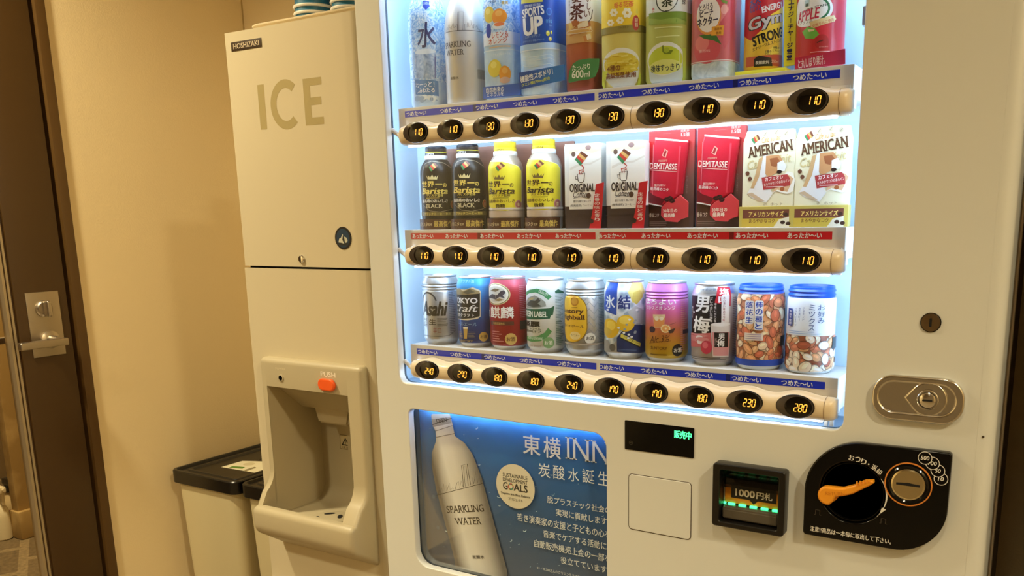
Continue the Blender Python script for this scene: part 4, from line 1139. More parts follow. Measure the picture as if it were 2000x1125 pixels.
a.band(94, 628, ramp('blue_can', (0, 0, 8.4), 0, [(0, (24, 34, 92)), (.35, (28, 62, 140)), (.7, (36, 118, 200)), (1, (70, 170, 232))], .3, .25))
a.poly([(470, 210), (520, 175), (570, 185), (620, 190), (680, 170), (740, 195), (746, 210), (745, 410), (720, 428), (640, 440), (470, 430)], (214, 206, 180))
a.poly([(480, 222), (740, 215), (738, 405), (700, 420), (600, 430), (480, 424)], (24, 24, 28))
a.poly([(480, 228), (520, 186), (575, 178), (600, 205), (660, 178), (736, 205), (736, 222), (600, 232)], (150, 132, 92)); a.poly([(600, 215), (655, 186), (700, 210), (640, 228)], (98, 92, 74))
w_ = (236, 236, 236)
q = a.R(540, 258, 720, 303); a.tx('TOKYO', q[0] - .005, q[1], q[2], q[3], w_, .03); q = a.R(540, 316, 725, 370); a.tx('Craft', q[0] - .004, q[1], q[2], q[3], w_, .01, shear=.3)
a.text('東京クラフト', 560, 385, 692, 412, w_, .02); a.text('ペールエール', 555, 458, 718, 486, (120, 170, 220), .01, shear=.2)
a.poly([(606, 500), (640, 500), (634, 590), (612, 590)], (196, 160, 80)); a.poly([(604, 494), (642, 494), (641, 510), (605, 510)], (230, 224, 204))
a.text('SUNTORY', 575, 600, 682, 620, (170, 150, 90), .01); badge(a, 730, 535, 805, 612, (196, 160, 76), (40, 36, 40)); a.text('クラフト酒', 575, 110, 690, 138, (150, 206, 240), .01)
lines(a, 575, 530, 604, 582, 4, (150, 120, 60)); lines(a, 645, 530, 705, 582, 4, (120, 120, 120))
done(a, r)
r, S = can(2, 'deep red beer can with gold ringed oval emblem and white characters')
a = Art(S, B1); a.xm = 965
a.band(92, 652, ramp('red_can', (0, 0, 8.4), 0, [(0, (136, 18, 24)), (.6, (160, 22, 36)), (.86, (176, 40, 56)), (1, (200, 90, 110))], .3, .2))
q = a.R(790, 138, 988, 318); cu, cv, ru, rv = (q[0] + q[2]) / 2, (q[1] + q[3]) / 2, (q[2] - q[0]) / 2, (q[3] - q[1]) / 2
a.el(cu, cv, ru, rv, (206, 190, 140)); a.el(cu, cv, ru * .93, rv * .93, (110, 96, 60)); a.el(cu, cv, ru * .88, rv * .88, (232, 226, 206)); a.el(cu, cv, ru * .74, rv * .74, (210, 206, 196))
a.poly([(812, 255), (840, 225), (880, 235), (905, 205), (935, 195), (950, 215), (925, 240), (945, 262), (900, 250), (870, 270), (838, 262)], (74, 72, 84)); a.poly([(825, 200), (860, 180), (900, 190), (870, 208)], (126, 110, 84)); a.poly([(850, 275), (900, 262), (940, 275), (890, 285)], (150, 130, 90))
a.text('麒麟', 830, 330, 1015, 425, (244, 238, 232), .02); q = a.R(742, 330, 826, 425); a.tx('本', *q, (244, 238, 232), .02)
a.rect(830, 450, 1016, 482, (92, 44, 34)); a.text('長期低温熟成', 850, 456, 940, 476, (196, 160, 90), .01); lines(a, 845, 525, 935, 620, 5, (206, 130, 130), .4)
badge(a, 945, 545, 1037, 642, (206, 170, 96), (90, 50, 30)); a.rect(1065, 440, 1118, 512, (34, 26, 34)); lines(a, 1060, 150, 1110, 420, 18, (206, 130, 140), .4)
done(a, r)
r, S = can(3, 'white beer can with green banner and green ribbon printing')
a = Art(S, B2); a.xm = 190; gr_, gd = (58, 142, 92), (22, 92, 66)
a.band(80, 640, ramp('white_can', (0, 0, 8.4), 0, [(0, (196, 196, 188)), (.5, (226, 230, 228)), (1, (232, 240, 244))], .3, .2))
a.poly([(20, 175), (60, 150), (120, 140), (180, 158), (240, 205), (212, 232), (160, 192), (110, 172), (60, 178), (20, 205)], gr_); a.text('QUALITY', 130, 166, 212, 194, (235, 245, 235), .02, rot=-.5)
a.poly([(20, 260), (50, 215), (100, 195), (150, 220), (188, 250), (195, 285), (120, 300), (40, 296)], (150, 156, 150)); a.poly([(38, 270), (70, 235), (105, 240), (130, 215), (150, 240), (125, 262), (160, 285), (90, 292)], (70, 76, 74)); a.poly([(45, 232), (75, 212), (105, 215), (80, 232)], (186, 170, 120))
a.poly([(0, 300), (225, 300), (262, 278), (250, 352), (232, 362), (225, 385), (120, 392), (0, 386)], gd); q = a.R(-55, 322, 205, 370); a.tx('GREEN LABEL', *q, (240, 246, 240), .03)
a.text('淡麗', 35, 405, 145, 452, (28, 28, 28), .05); a.text('グリーンラベル', 35, 456, 152, 476, (40, 70, 56), .02); a.text('糖質70%オフ', 35, 478, 152, 500, (40, 70, 56), .02)
a.poly([(10, 520), (60, 530), (120, 530), (180, 500), (210, 460), (242, 490), (200, 540), (150, 568), (80, 572), (10, 555)], (84, 150, 92)); a.text('AROMA & REFRESHING', 50, 535, 170, 556, (225, 236, 225), .01)
badge(a, 165, 535, 262, 628, (120, 164, 110), (236, 240, 230)); a.poly([(265, 160), (290, 145), (335, 165), (335, 178), (268, 178)], gd); lines(a, 270, 185, 335, 600, 34, (140, 160, 152), .5); lines(a, 272, 400, 330, 600, 14, (110, 140, 124), .4); a.text('KIRIN BREWERY', 70, 598, 155, 615, (150, 120, 90))
done(a, r)
r, S = can(4, 'silver can with a tall yellow oval label, fifth on the bottom shelf', True, base=M_canb)
a = Art(S, B2); a.xm = 510
for k in range(7):
    y = 215 + k * 55
    a.line([(500, y + 30), (545, y - 22), (585, y + 22), (612, y - 18), (640, y + 20)], .0017, (158, 162, 170))
lines(a, 622, 190, 662, 600, 32, (120, 140, 146), .5)
q = a.R(330, 185, 530, 580); cu, cv, ru, rv = (q[0] + q[2]) / 2, (q[1] + q[3]) / 2, (q[2] - q[0]) / 2, (q[3] - q[1]) / 2
def stad(k): return rrect(cu - ru * k, cu + ru * k, cv - rv + ru * (1 - k), cv + rv - ru * (1 - k), ru * k * .98, 10)
a.pl(stad(1), (150, 116, 40)); a.pl(stad(.95), (232, 186, 50)); 
a.el(*a.uv(428, 245), .0075, .0075, (190, 130, 40)); a.el(*a.uv(428, 243), .0055, .0055, (214, 160, 60)); a.line([(405, 295), (450, 293)], .0008, (120, 80, 30))
bk = (84, 50, 26)
q = a.R(350, 303, 500, 352); a.tx('Suntory', *q, bk, .035, serif=True); q = a.R(345, 355, 512, 404); a.tx('Highball', *q, bk, .035, serif=True); a.text('角ハイボール', 355, 434, 505, 458, bk, .02)
a.ell(395, 490, 475, 556, (236, 214, 150)); a.text('ウイスキー', 402, 512, 468, 530, bk, .01); badge(a, 503, 500, 597, 588, (226, 226, 220), (60, 60, 60)); a.band(585, 600, (168, 158, 146)); 
done(a, r)
r, S = can(5, 'silver and blue can with lemons and a blue ribbon of white lettering')
M_dia = splash('diamond_can', [(.25, (150, 168, 186)), (.5, (210, 222, 230)), (.7, (236, 242, 246)), (1, (170, 188, 204))], 70, rough=.25, kind='vor')
a = Art(S, B2); a.xm = 830
a.band(88, 655, M_dia)
a.poly([(900, 90), (990, 90), (995, 170), (900, 260), (860, 170)], (222, 208, 120)); a.poly([(905, 170), (960, 150), (985, 200), (930, 270), (890, 240)], (206, 190, 90))
a.poly([(700, 88), (775, 88), (768, 358), (700, 330), (660, 300), (680, 160)], (30, 78, 178)); a.text('氷', 682, 192, 756, 302, (236, 244, 250), .02); a.text('結', 780, 195, 882, 308, (30, 52, 122), .03)
a.poly([(905, 430), (1010, 440), (1010, 655), (770, 655), (770, 540), (810, 490)], (26, 48, 104)); a.poly([(860, 330), (920, 280), (1000, 330), (1000, 430), (900, 420)], (176, 184, 190))
a.ell(672, 385, 790, 545, (222, 180, 40)); a.ell(690, 400, 760, 480, (238, 206, 80)); a.ell(770, 355, 915, 490, (226, 184, 44)); a.ell(790, 365, 880, 430, (242, 212, 90)); a.ell(660, 455, 730, 520, (206, 176, 70))
a.poly([(805, 505), (965, 585), (958, 612), (800, 535)], (206, 196, 90)); a.text('シチリア産レモン', 822, 547, 950, 571, (40, 60, 40), .01, rot=-.42); a.poly([(800, 535), (958, 612), (956, 622), (798, 545)], (24, 30, 30))
a.poly([(640, 545), (700, 560), (730, 610), (770, 560), (772, 658), (640, 658)], (150, 148, 144)); a.ell(712, 590, 760, 650, (90, 88, 84)); lines(a, 780, 632, 960, 652, 2, (90, 120, 170))
for k in range(16):
    x, y = 680 + RP.random() * 250, 300 + RP.random() * 260; a.ell(x, y, x + 22, y + 16, (232, 236, 238) if k % 2 else (150, 164, 176))
done(a, r)
r, S = can(6, 'purple to yellow fading can with a small drink glass, seventh on the bottom shelf', True)
a = Art(S, B3); a.xm = 225
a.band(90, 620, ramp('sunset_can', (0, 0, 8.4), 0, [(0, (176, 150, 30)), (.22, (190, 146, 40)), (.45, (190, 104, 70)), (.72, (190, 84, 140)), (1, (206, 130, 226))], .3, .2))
wq = (246, 240, 244); a.text('ほろよい', 82, 195, 292, 238, wq, .02); a.text('カシスとオレンジ', 88, 246, 286, 274, wq, .015)
a.poly([(128, 305), (216, 305), (206, 398), (138, 398)], (222, 200, 160)); a.poly([(132, 330), (213, 330), (205, 396), (140, 396)], (220, 150, 90)); a.ell(140, 318, 170, 350, (236, 226, 200)); a.ell(172, 322, 204, 348, (240, 232, 210))
a.ell(183, 376, 252, 436, (236, 214, 160)); a.ell(192, 384, 243, 428, (226, 160, 90)); a.ell(212, 398, 226, 412, (240, 220, 170)); a.ell(105, 388, 145, 434, (54, 34, 50)); a.poly([(235, 420), (288, 400), (270, 436), (245, 440)], (70, 46, 40)); a.line([(230, 384), (290, 362)], .0006, (84, 50, 50))
a.text('Alc.3%', 108, 456, 250, 504, (92, 50, 24), .0, shear=.4, rot=.1); a.line([(105, 508), (170, 500), (255, 492)], .0005, (92, 50, 24)); a.text('SUNTORY', 115, 534, 230, 556, (110, 70, 20), .02); lines(a, 112, 584, 258, 602, 1, (110, 80, 20)); badge(a, 262, 515, 338, 602, (26, 22, 22), (236, 230, 210))
lines(a, 322, 180, 365, 560, 26, (196, 130, 120), .5); a.rect(335, 410, 372, 440, (70, 50, 60))
done(a, r)
r, S = can(7, 'black and silver can with large white brushed characters and a red flag')
a = Art(S, B3); a.xm = 565
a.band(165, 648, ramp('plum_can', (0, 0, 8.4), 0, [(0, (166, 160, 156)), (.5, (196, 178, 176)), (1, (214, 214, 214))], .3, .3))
a.poly([(380, 168), (612, 168), (612, 360), (580, 395), (540, 436), (380, 436)], (24, 22, 26)); a.text('男', 432, 172, 530, 292, (244, 244, 244), .035, shear=.1); a.text('梅', 416, 320, 536, 438, (244, 244, 244), .03, shear=.1)
a.text('サワー', 384, 235, 425, 330, (230, 230, 230), .02); a.vtext('だしのきいた梅味', 532, 182, 552, 362, (236, 232, 232), .02); a.vtext('本格にがり塩', 562, 220, 578, 362, (220, 214, 214), .02)
a.poly([(590, 108), (682, 112), (676, 246), (566, 222)], (190, 34, 50)); a.text('塩', 600, 120, 670, 170, (244, 226, 226), .03); a.text('味', 592, 172, 664, 232, (244, 226, 226), .03); a.text('サッポロ 酒', 450, 120, 578, 140, (90, 100, 120), .01)
a.poly([(380, 438), (540, 436), (545, 530), (380, 530)], (206, 110, 116)); 
for k in range(18): a.ell(385 + RP.random() * 140, 440 + RP.random() * 70, 400 + RP.random() * 140, 460 + RP.random() * 70, [(232, 220, 220), (190, 60, 76), (216, 140, 144)][k % 3])
a.ell(470, 490, 548, 585, (196, 60, 86)); a.ell(482, 500, 520, 545, (222, 110, 130))
a.poly([(538, 375), (672, 375), (660, 604), (552, 604)], (216, 210, 208)); a.poly([(545, 430), (666, 430), (658, 596), (556, 596)], (214, 150, 152)); a.ell(538, 362, 672, 390, (232, 230, 230)); a.poly([(562, 432), (658, 432), (656, 536), (564, 536)], (28, 24, 28)); a.text('男', 590, 440, 632, 486, (240, 240, 240), .03); a.text('梅', 582, 488, 632, 532, (240, 240, 240), .03); a.text('サワー', 566, 470, 584, 520, (230, 200, 200))
a.vtext('果汁と梅の実', 618, 262, 634, 350, (196, 90, 100), .01); a.rect(612, 170, 664, 362, (222, 216, 214)); a.vtext('あの濃い味のサワー', 622, 178, 636, 356, (150, 80, 86), .01)
lines(a, 682, 180, 715, 600, 34, (140, 120, 120), .5); lines(a, 415, 606, 640, 630, 2, (70, 64, 64), .2)
done(a, r)
M_cl = mat('clear_plastic', (222, 232, 238), .2)
NC = [(232, 170, 124), (220, 146, 102), (206, 116, 84), (248, 234, 208), (236, 186, 140), (242, 216, 184)]
for i, lab in ((8, 'clear snack jar of rice crackers and peanuts with blue lid and blue base'), (9, 'clear jar of mixed nuts with white upper label and blue lid')):
    Rj = .0345
    r = empty('snack_jar', (CAN_X[i], .062, BOXT[2]), lab, 'snack jar', GR[2])
    pr = [(.0265, 0), (.030, .001), (.0335, .006), (Rj, .010), (Rj, .106), (.0335, .110)]
    bm = bmesh.new(); lathe(bm, pr, 72); obj('jar_body', bm, M_cl, r, local=True)
    bm = bmesh.new()
    lp_ = [(.0325, .107)] + [(.0338 - .0009 * (1 - math.cos(2 * PI * k / 4)), .1075 + k * .0015) for k in range(11)] + [(.0322, .1245), (.0315, .1262), (.0305, .1262), (.0295, .1225), (.001, .1225)]
    lathe(bm, lp_, 72); obj('lid', bm, mat('blue_lid', (26, 84, 206), .3), r, local=True)
    S = Round(CAN_X[i], .062, BOXT[2], Rj, pr); a = Art(S, B4, step=.00002)
    bl, wh = (40, 80, 190), (238, 240, 246)
    if i == 8:
        a.xm = 195; v1, v0 = a.uv(195, 158)[1], a.uv(195, 612)[1]
        a.band(156, 612, (190, 124, 86), w=.8); nuts(a, v0, v1, 150, NC, Rj, .0078)
        a.band(608, 652, (40, 82, 200), w=.9)
        for t, x0, y0, x1, y1 in (('柿の種と', 160, 203, 208, 402), ('落花生', 98, 203, 146, 358)):
            a.rect(x0 - 5, y0 - 3, x1 + 5, y1 + 3, wh, .003); a.vtext(t, x0, y0, x1, y1, bl, .02)
        a.rect(90, 424, 212, 474, (236, 226, 216)); lines(a, 94, 428, 208, 470, 3, (170, 150, 180), .1)
        a.rect(325, 438, 362, 506, (70, 76, 76))
    else:
        a.xm = 540; v1, v0 = a.uv(540, 446)[1], a.uv(540, 692)[1]
        a.band(190, 448, (232, 238, 246), w=.8); a.band(446, 692, (158, 92, 66), w=.8); nuts(a, max(.004, v0), v1, 95, [(176, 96, 72), (206, 130, 100), (244, 230, 208), (250, 240, 224), (222, 170, 126)], Rj, .0082)
        a.vtext('お好み', 588, 225, 634, 360, (44, 70, 130), .0); a.vtext('ミックス', 526, 225, 568, 412, (44, 70, 130), .0)
        for x, t in ((488, 'アーモンド'), (460, '柿の種ピー'), (436, 'バターピーナツ')): a.vtext(t, x, 246, x + 12, 246 + 22 * len(t) * .85, (84, 106, 160))
        a.rect(394, 253, 421, 372, (30, 64, 150)); a.vtext('食塩不使用', 400, 262, 415, 364, wh, .02); lines(a, 392, 410, 620, 436, 2, (150, 180, 220), .3)
        a.rect(680, 448, 712, 526, (70, 78, 82))
    done(a, r)

# ---- middle shelf: four aluminium bottles
MZ = BOXT[1]
MB = [(.0265, 0), (.0295, .002), (.0300, .006), (.0300, .098), (.0296, .104), (.0270, .1125), (.0225, .1195), (.0198, .1230), (.0198, .1250)]
def logo(a, p):
    """small four-stripe tilted plate"""
    P = [Vector(a.uv(*q)) for q in p]
    for k, c in enumerate(((60, 130, 80), (190, 60, 44), (206, 160, 90), (110, 60, 40))):
        t0, t1 = k / 4, (k + 1) / 4
        a.pl([tuple(P[0].lerp(P[1], t0)), tuple(P[0].lerp(P[1], t1)), tuple(P[3].lerp(P[2], t1)), tuple(P[3].lerp(P[2], t0))], c)
def coffee(X, dx, black, label):
    r = empty('coffee_bottle', (X, .062, MZ), label, 'bottle', GR[1])
    S = Round(X, .062, MZ, .030, MB)
    bm = bmesh.new(); lathe(bm, MB, 72); obj('bottle_body', bm, mat('bottle_black', (16, 15, 18), .34, spec=.3) if black else mat('bottle_silver', (190, 176, 164), .28, .6), r, local=True)
    bm = bmesh.new(); lathe(bm, [(.0200, .1225), (.0206, .1235), (.0206, .1285), (.0196, .1300)], 48); obj('neck_ring', bm, ink((232, 234, 240), .4), r, local=True)
    bm = bmesh.new(); lathe(bm, [(.0192, .1295), (.0194, .1300), (.0194, .1350), (.0186, .1356), (.0190, .1362), (.0190, .1440), (.0176, .1456), (.001, .1456)], 48)
    cap = obj('cap', bm, mat('cap_black', (34, 34, 42), .3) if black else mat('cap_yellow', (240, 214, 50), .35), r, local=True)
    Sc = Round(X, .062, MZ, .0194); ac = Art(Sc, A5)
    if black: ac.box(-.05, .1346, .05, .1358, (214, 206, 60)); ac.tx('OPEN', -.006, .1310, .009, .1336, (220, 220, 220), .02)
    else: ac.tx('OPEN', -.006, .1308, .009, .1336, (70, 60, 20), .02)
    ac.obj('cap_print', r)
    a = Art(S, (A5[0] + dx, A5[1], A5[2]))
    gold, dkc = ((236, 212, 104), (236, 216, 120)) if black else ((70, 50, 20), (60, 44, 18))
    if black:
        pts = [(345, 240), (400, 218), (520, 232), (560, 262), (598, 290), (598, 560), (570, 598), (480, 618), (400, 610), (345, 560)]
        a.line(pts + pts[:1], .0009, (150, 140, 120))
    else:
        pts = [(285, 260), (335, 222), (440, 222), (520, 240), (570, 260), (592, 300), (594, 540), (560, 590), (470, 612), (370, 602), (315, 560), (290, 500)]
        a.poly(pts, (236, 220, 54)); a.line(pts + pts[:1], .0008, (246, 240, 190))
    logo(a, [(388, 268), (430, 226), (466, 256), (410, 302)])
    cr = [(372, 330), (386, 352), (392, 334), (402, 350), (418, 326), (432, 350), (444, 334), (448, 352), (466, 328), (456, 364), (384, 364)]
    a.poly(cr, (222, 206, 150) if black else (120, 100, 50))
    a.text('世界', 340, 376, 436, 424, gold, .03); a.box(*a.R(442, 396, 498, 404), gold); a.text('の', 502, 392, 530, 424, gold, .03)
    a.text('Barista', 342, 430, 540, 478, gold if black else dkc, .035, shear=.25, serif=False); a.text('バリスタ監修', 370, 478, 506, 498, gold, .02); lines(a, 372, 504, 496, 514, 1, gold)
    a.text('最高峰のおいしさ', 345, 518, 540, 546, (236, 232, 220) if black else (110, 84, 30), .02)
    a.text('BLACK' if black else '微糖', 372 if black else 392, 556, 500 if black else 466, 588, (226, 218, 180) if black else dkc, .015, serif=black)
    q = a.R(535, 528, 596, 592); cu, cv = (q[0] + q[2]) / 2, (q[1] + q[3]) / 2; cc = (206, 110, 60) if black else (176, 110, 104)
    a.el(cu, cv, .0075, .0075, (226, 180, 110) if black else (206, 160, 150)); a.el(cu, cv, .0062, .0062, cc); a.tx('金', cu - .003, cv - .003, cu + .003, cv + .003, (240, 220, 170), .02)
    if black: a.band(618, 648, (120, 104, 50), x=470); a.text('ブラックコーヒー 無糖', 362, 622, 560, 644, (226, 206, 110), .02)
    else: a.band(610, 660, (206, 186, 166), x=470); a.band(585, 600, (224, 216, 206), x=470); 
    a.obj('printed_label', r)
    # brown backing card and curved name band in front of the foot
    bm = bmesh.new(); plate(bm, [rrect(-.0360, .0375, .0, .1440, .002)], .036, .039)
    obj('backing_card', bm, ramp('brown_card', (0, 0, 7), 0, [(0, (70, 44, 30)), (.5, (112, 74, 58)), (1, (150, 104, 92))], .45, noise=.3, nscale=40), r, local=True)
    bm = bmesh.new(); n = 26; Rb = .0345
    ang = [-1.35 + 2.7 * k / n for k in range(n + 1)]
    o = [(Rb * math.sin(t), -Rb * math.cos(t)) for t in ang]; ii = [((Rb - .0012) * math.sin(t), -(Rb - .0012) * math.cos(t)) for t in ang[::-1]]
    prism(bm, o + ii, 'z', 0, .0185); obj('name_band', bm, ink((78, 42, 26), .4), r, local=True, angle=25)
    Sb = Round(X, .062, MZ, Rb); ab = Art(Sb, (A5[0] + dx, A5[1], A5[2]))
    ab.text('バリスタ', 328, 700, 384, 732, (222, 200, 160), .015); ab.text('監修', 388, 708, 418, 728, (222, 200, 160), .01); ab.text('最高傑作', 432, 686, 572, 736, (222, 190, 92), .02)
    ab.obj('band_print', r)
    return r
def shift_copy(src, X, label):
    r = src.copy(); C.objects.link(r); r.location = (X, src.location.y, src.location.z); r['label'] = label
    for ch in list(src.children):
        c = ch.copy(); C.objects.link(c); c.parent = r
    return r
k1 = coffee(-.5945, 0, True, 'black coffee bottle at the left end of the middle shelf')
shift_copy(k1, -.5235, 'black coffee bottle standing just left of the yellow bottles')
k2 = coffee(-.4435, 525 / 4.019, False, 'yellow coffee bottle standing just right of the black bottles')
shift_copy(k2, -.3655, 'yellow coffee bottle standing just left of the white cartons')
# two white slim cans
def carton(X, label):
    r = empty('coffee_can', (X, .055, MZ), label, 'can', GR[1])
    W, D, H = .0325, .016, .1335
    bm = bmesh.new()
    pl_ = rrect(-W, W, -D, D, .006, 6)
    prism(bm, pl_, 'z', .0355, H - .003); prism(bm, [(x * .985, y * .96) for x, y in pl_], 'z', H - .003, H)
    obj('can_body', bm, ink((226, 222, 214), .4), r, local=True)
    bm = bmesh.new(); prism(bm, pl_, 'z', .0205, .0352); prism(bm, [(x * .97, y * .94) for x, y in pl_], 'z', .0195, .0205); prism(bm, pl_, 'z', 0, .0195); obj('can_base', bm, ink((62, 44, 42), .4), r, local=True)
    S = Flat(.055 - D, X, MZ); a = Art(S, A6, base=.0002)
    yo = -D
    a.rect(80, 160, 318, 632, (240, 234, 222)); a.poly([(80, 160), (318, 152), (318, 200), (250, 220), (160, 205), (80, 232)], (232, 214, 176))
    a.poly([(88, 330), (150, 300), (240, 290), (318, 250), (318, 262), (240, 305), (150, 318), (88, 350)], (226, 216, 200))
    logo(a, [(122, 268), (170, 206), (220, 240), (164, 316)]); a.ell(200, 162, 242, 198, (150, 120, 116)); a.ell(98, 210, 128, 248, (110, 84, 70))
    a.line([(162, 378), (154, 350), (182, 345), (190, 325), (172, 310)], .0018, (190, 60, 44)); a.line([(176, 378), (172, 362), (192, 352)], .0014, (190, 60, 44))
    dk_ = (52, 40, 36)
    a.line([(142, 376), (148, 425), (160, 436), (184, 434), (190, 422), (196, 366)], .0012, dk_); a.line([(146, 388), (128, 392), (132, 415), (150, 418)], .0010, dk_); a.line([(142, 376), (196, 366)], .0006, dk_)
    a.text('ORIGINAL', 86, 444, 270, 505, dk_, .035); a.text('Coffee', 112, 502, 212, 545, dk_, .0, shear=.35); a.line([(115, 552), (160, 540), (230, 552)], .0007, dk_); a.ell(208, 512, 242, 552, (84, 58, 46))
    a.text('豊かな香り 深いコク', 114, 566, 242, 582, dk_, .01); a.text('(炭焼焙煎) コーヒー', 92, 596, 250, 616, dk_, .01)
    a.obj('printed_label', r, (0, yo, 0))
    q = [a.uv(*p) for p in ((236, 776), (262, 640), (286, 450), (322, 440), (342, 436), (318, 776))]
    bm = bmesh.new(); plate(bm, [q[::-1]], yo - .004, yo - .0025); obj('slanted_tag', bm, ink((200, 26, 40), .35), r, local=True)
    S2 = Flat(.055 - D - .004, X, MZ); b = Art(S2, A6); b.vtext('定番の味と香り', 268, 515, 304, 722, (240, 224, 214), .01); b.ell(220, 702, 262, 738, (50, 30, 28)); b.obj('tag_print', r, (0, yo - .004, 0))
    return r
k3 = carton(-.2822, 'white coffee can with red slanted tag, beside the yellow bottle')
shift_copy(k3, -.2060, 'white coffee can with red slanted tag, beside the red display cards')
# two red cards with a tilted can
def redcard(X, label):
    Y0 = .075
    r = empty('coffee_display_card', (X, Y0, MZ), label, 'display card', GR[1])
    W0, W1, H = -.0360, .0400, .1475
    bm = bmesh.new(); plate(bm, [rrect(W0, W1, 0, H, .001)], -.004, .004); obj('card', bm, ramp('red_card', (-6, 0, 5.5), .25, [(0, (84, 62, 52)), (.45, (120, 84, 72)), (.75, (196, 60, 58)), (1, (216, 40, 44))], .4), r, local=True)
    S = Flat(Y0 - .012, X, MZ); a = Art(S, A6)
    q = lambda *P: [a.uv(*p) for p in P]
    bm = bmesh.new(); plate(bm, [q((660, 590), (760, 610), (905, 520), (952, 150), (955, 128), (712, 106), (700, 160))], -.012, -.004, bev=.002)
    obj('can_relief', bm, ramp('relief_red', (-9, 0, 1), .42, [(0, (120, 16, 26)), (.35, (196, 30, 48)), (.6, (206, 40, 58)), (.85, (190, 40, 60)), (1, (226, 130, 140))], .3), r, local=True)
    a.poly([(712, 108), (950, 130), (954, 142), (712, 122)], (232, 224, 216)); a.poly([(664, 586), (760, 606), (758, 614), (664, 596)], (226, 216, 206))
    a.poly([(760, 240), (782, 188), (806, 206), (788, 256)], (216, 150, 130)); a.poly([(768, 238), (784, 198), (796, 208), (782, 248)], (150, 40, 40)); a.text('roasters', 735, 268, 800, 284, (226, 180, 150), shear=.3)
    cr_ = (240, 222, 200)
    a.line([(895, 170), (868, 520)], .0030, (216, 60, 76)); a.text('DEMITASSE', 672, 296, 872, 340, cr_, .015, serif=True, rot=-.07); a.line([(676, 346), (872, 358)], .0006, cr_); a.line([(700, 160), (690, 580)], .0010, (222, 110, 116))
    a.text('贅沢な味わい', 706, 448, 788, 466, cr_, .005); a.text('最高峰のコク', 676, 473, 810, 497, (244, 232, 222), .01, rot=-.1); a.text('コーヒー', 690, 552, 760, 576, cr_, .02, rot=-.1)
    a.poly([(664, 500), (700, 530), (780, 560), (760, 600), (664, 582)], (110, 24, 30))
    a.obj('can_print', r, (0, -.012, 0))
    S3 = Flat(Y0 - .004, X, MZ); b = Art(S3, A6)
    b.poly([(668, 590), (760, 615), (880, 560), (962, 690), (962, 768), (668, 768)], (92, 62, 44)); b.text('香るコク', 668, 660, 740, 692, cr_, .02); lines(b, 670, 720, 810, 758, 3, (160, 130, 110), .4)
    b.text('焙煎が', 900, 46, 962, 66, (206, 186, 176), .01); b.text('1.5倍', 902, 68, 964, 100, (222, 206, 196), .02); b.vtext('香り豊かな微糖仕立て', 938, 385, 950, 520, (170, 140, 128))
    b.obj('card_print', r, (0, -.004, 0))
    S2 = Flat(Y0 - .016, X, MZ); c = Art(S2, A6)
    oc = [c.uv(*p) for p in ((755, 620), (790, 585), (855, 560), (895, 528), (950, 580), (948, 690), (900, 705), (870, 728), (790, 720), (752, 680))]
    bm = bmesh.new(); plate(bm, [oc], -.016, -.012, bev=.0008); obj('red_badge', bm, ink((206, 62, 66), .4), r, local=True)
    c.text('30年目の', 768, 628, 872, 656, cr_, .015); c.text('最高峰', 772, 660, 856, 692, cr_, .02); 
    for x, y in ((775, 545), (815, 555), (800, 535)): c.ell(x, y, x + 40, y + 32, (48, 22, 22)); c.line([(x + 4, y + 26), (x + 36, y + 6)], .0006, (110, 60, 50))
    c.obj('badge_print', r, (0, -.016, 0))
    return r
k4 = redcard(-.1405, 'red can pictured on a card, beside the white coffee cans')
shift_copy(k4, -.0595, 'red can pictured on a card, beside the cream can cards')
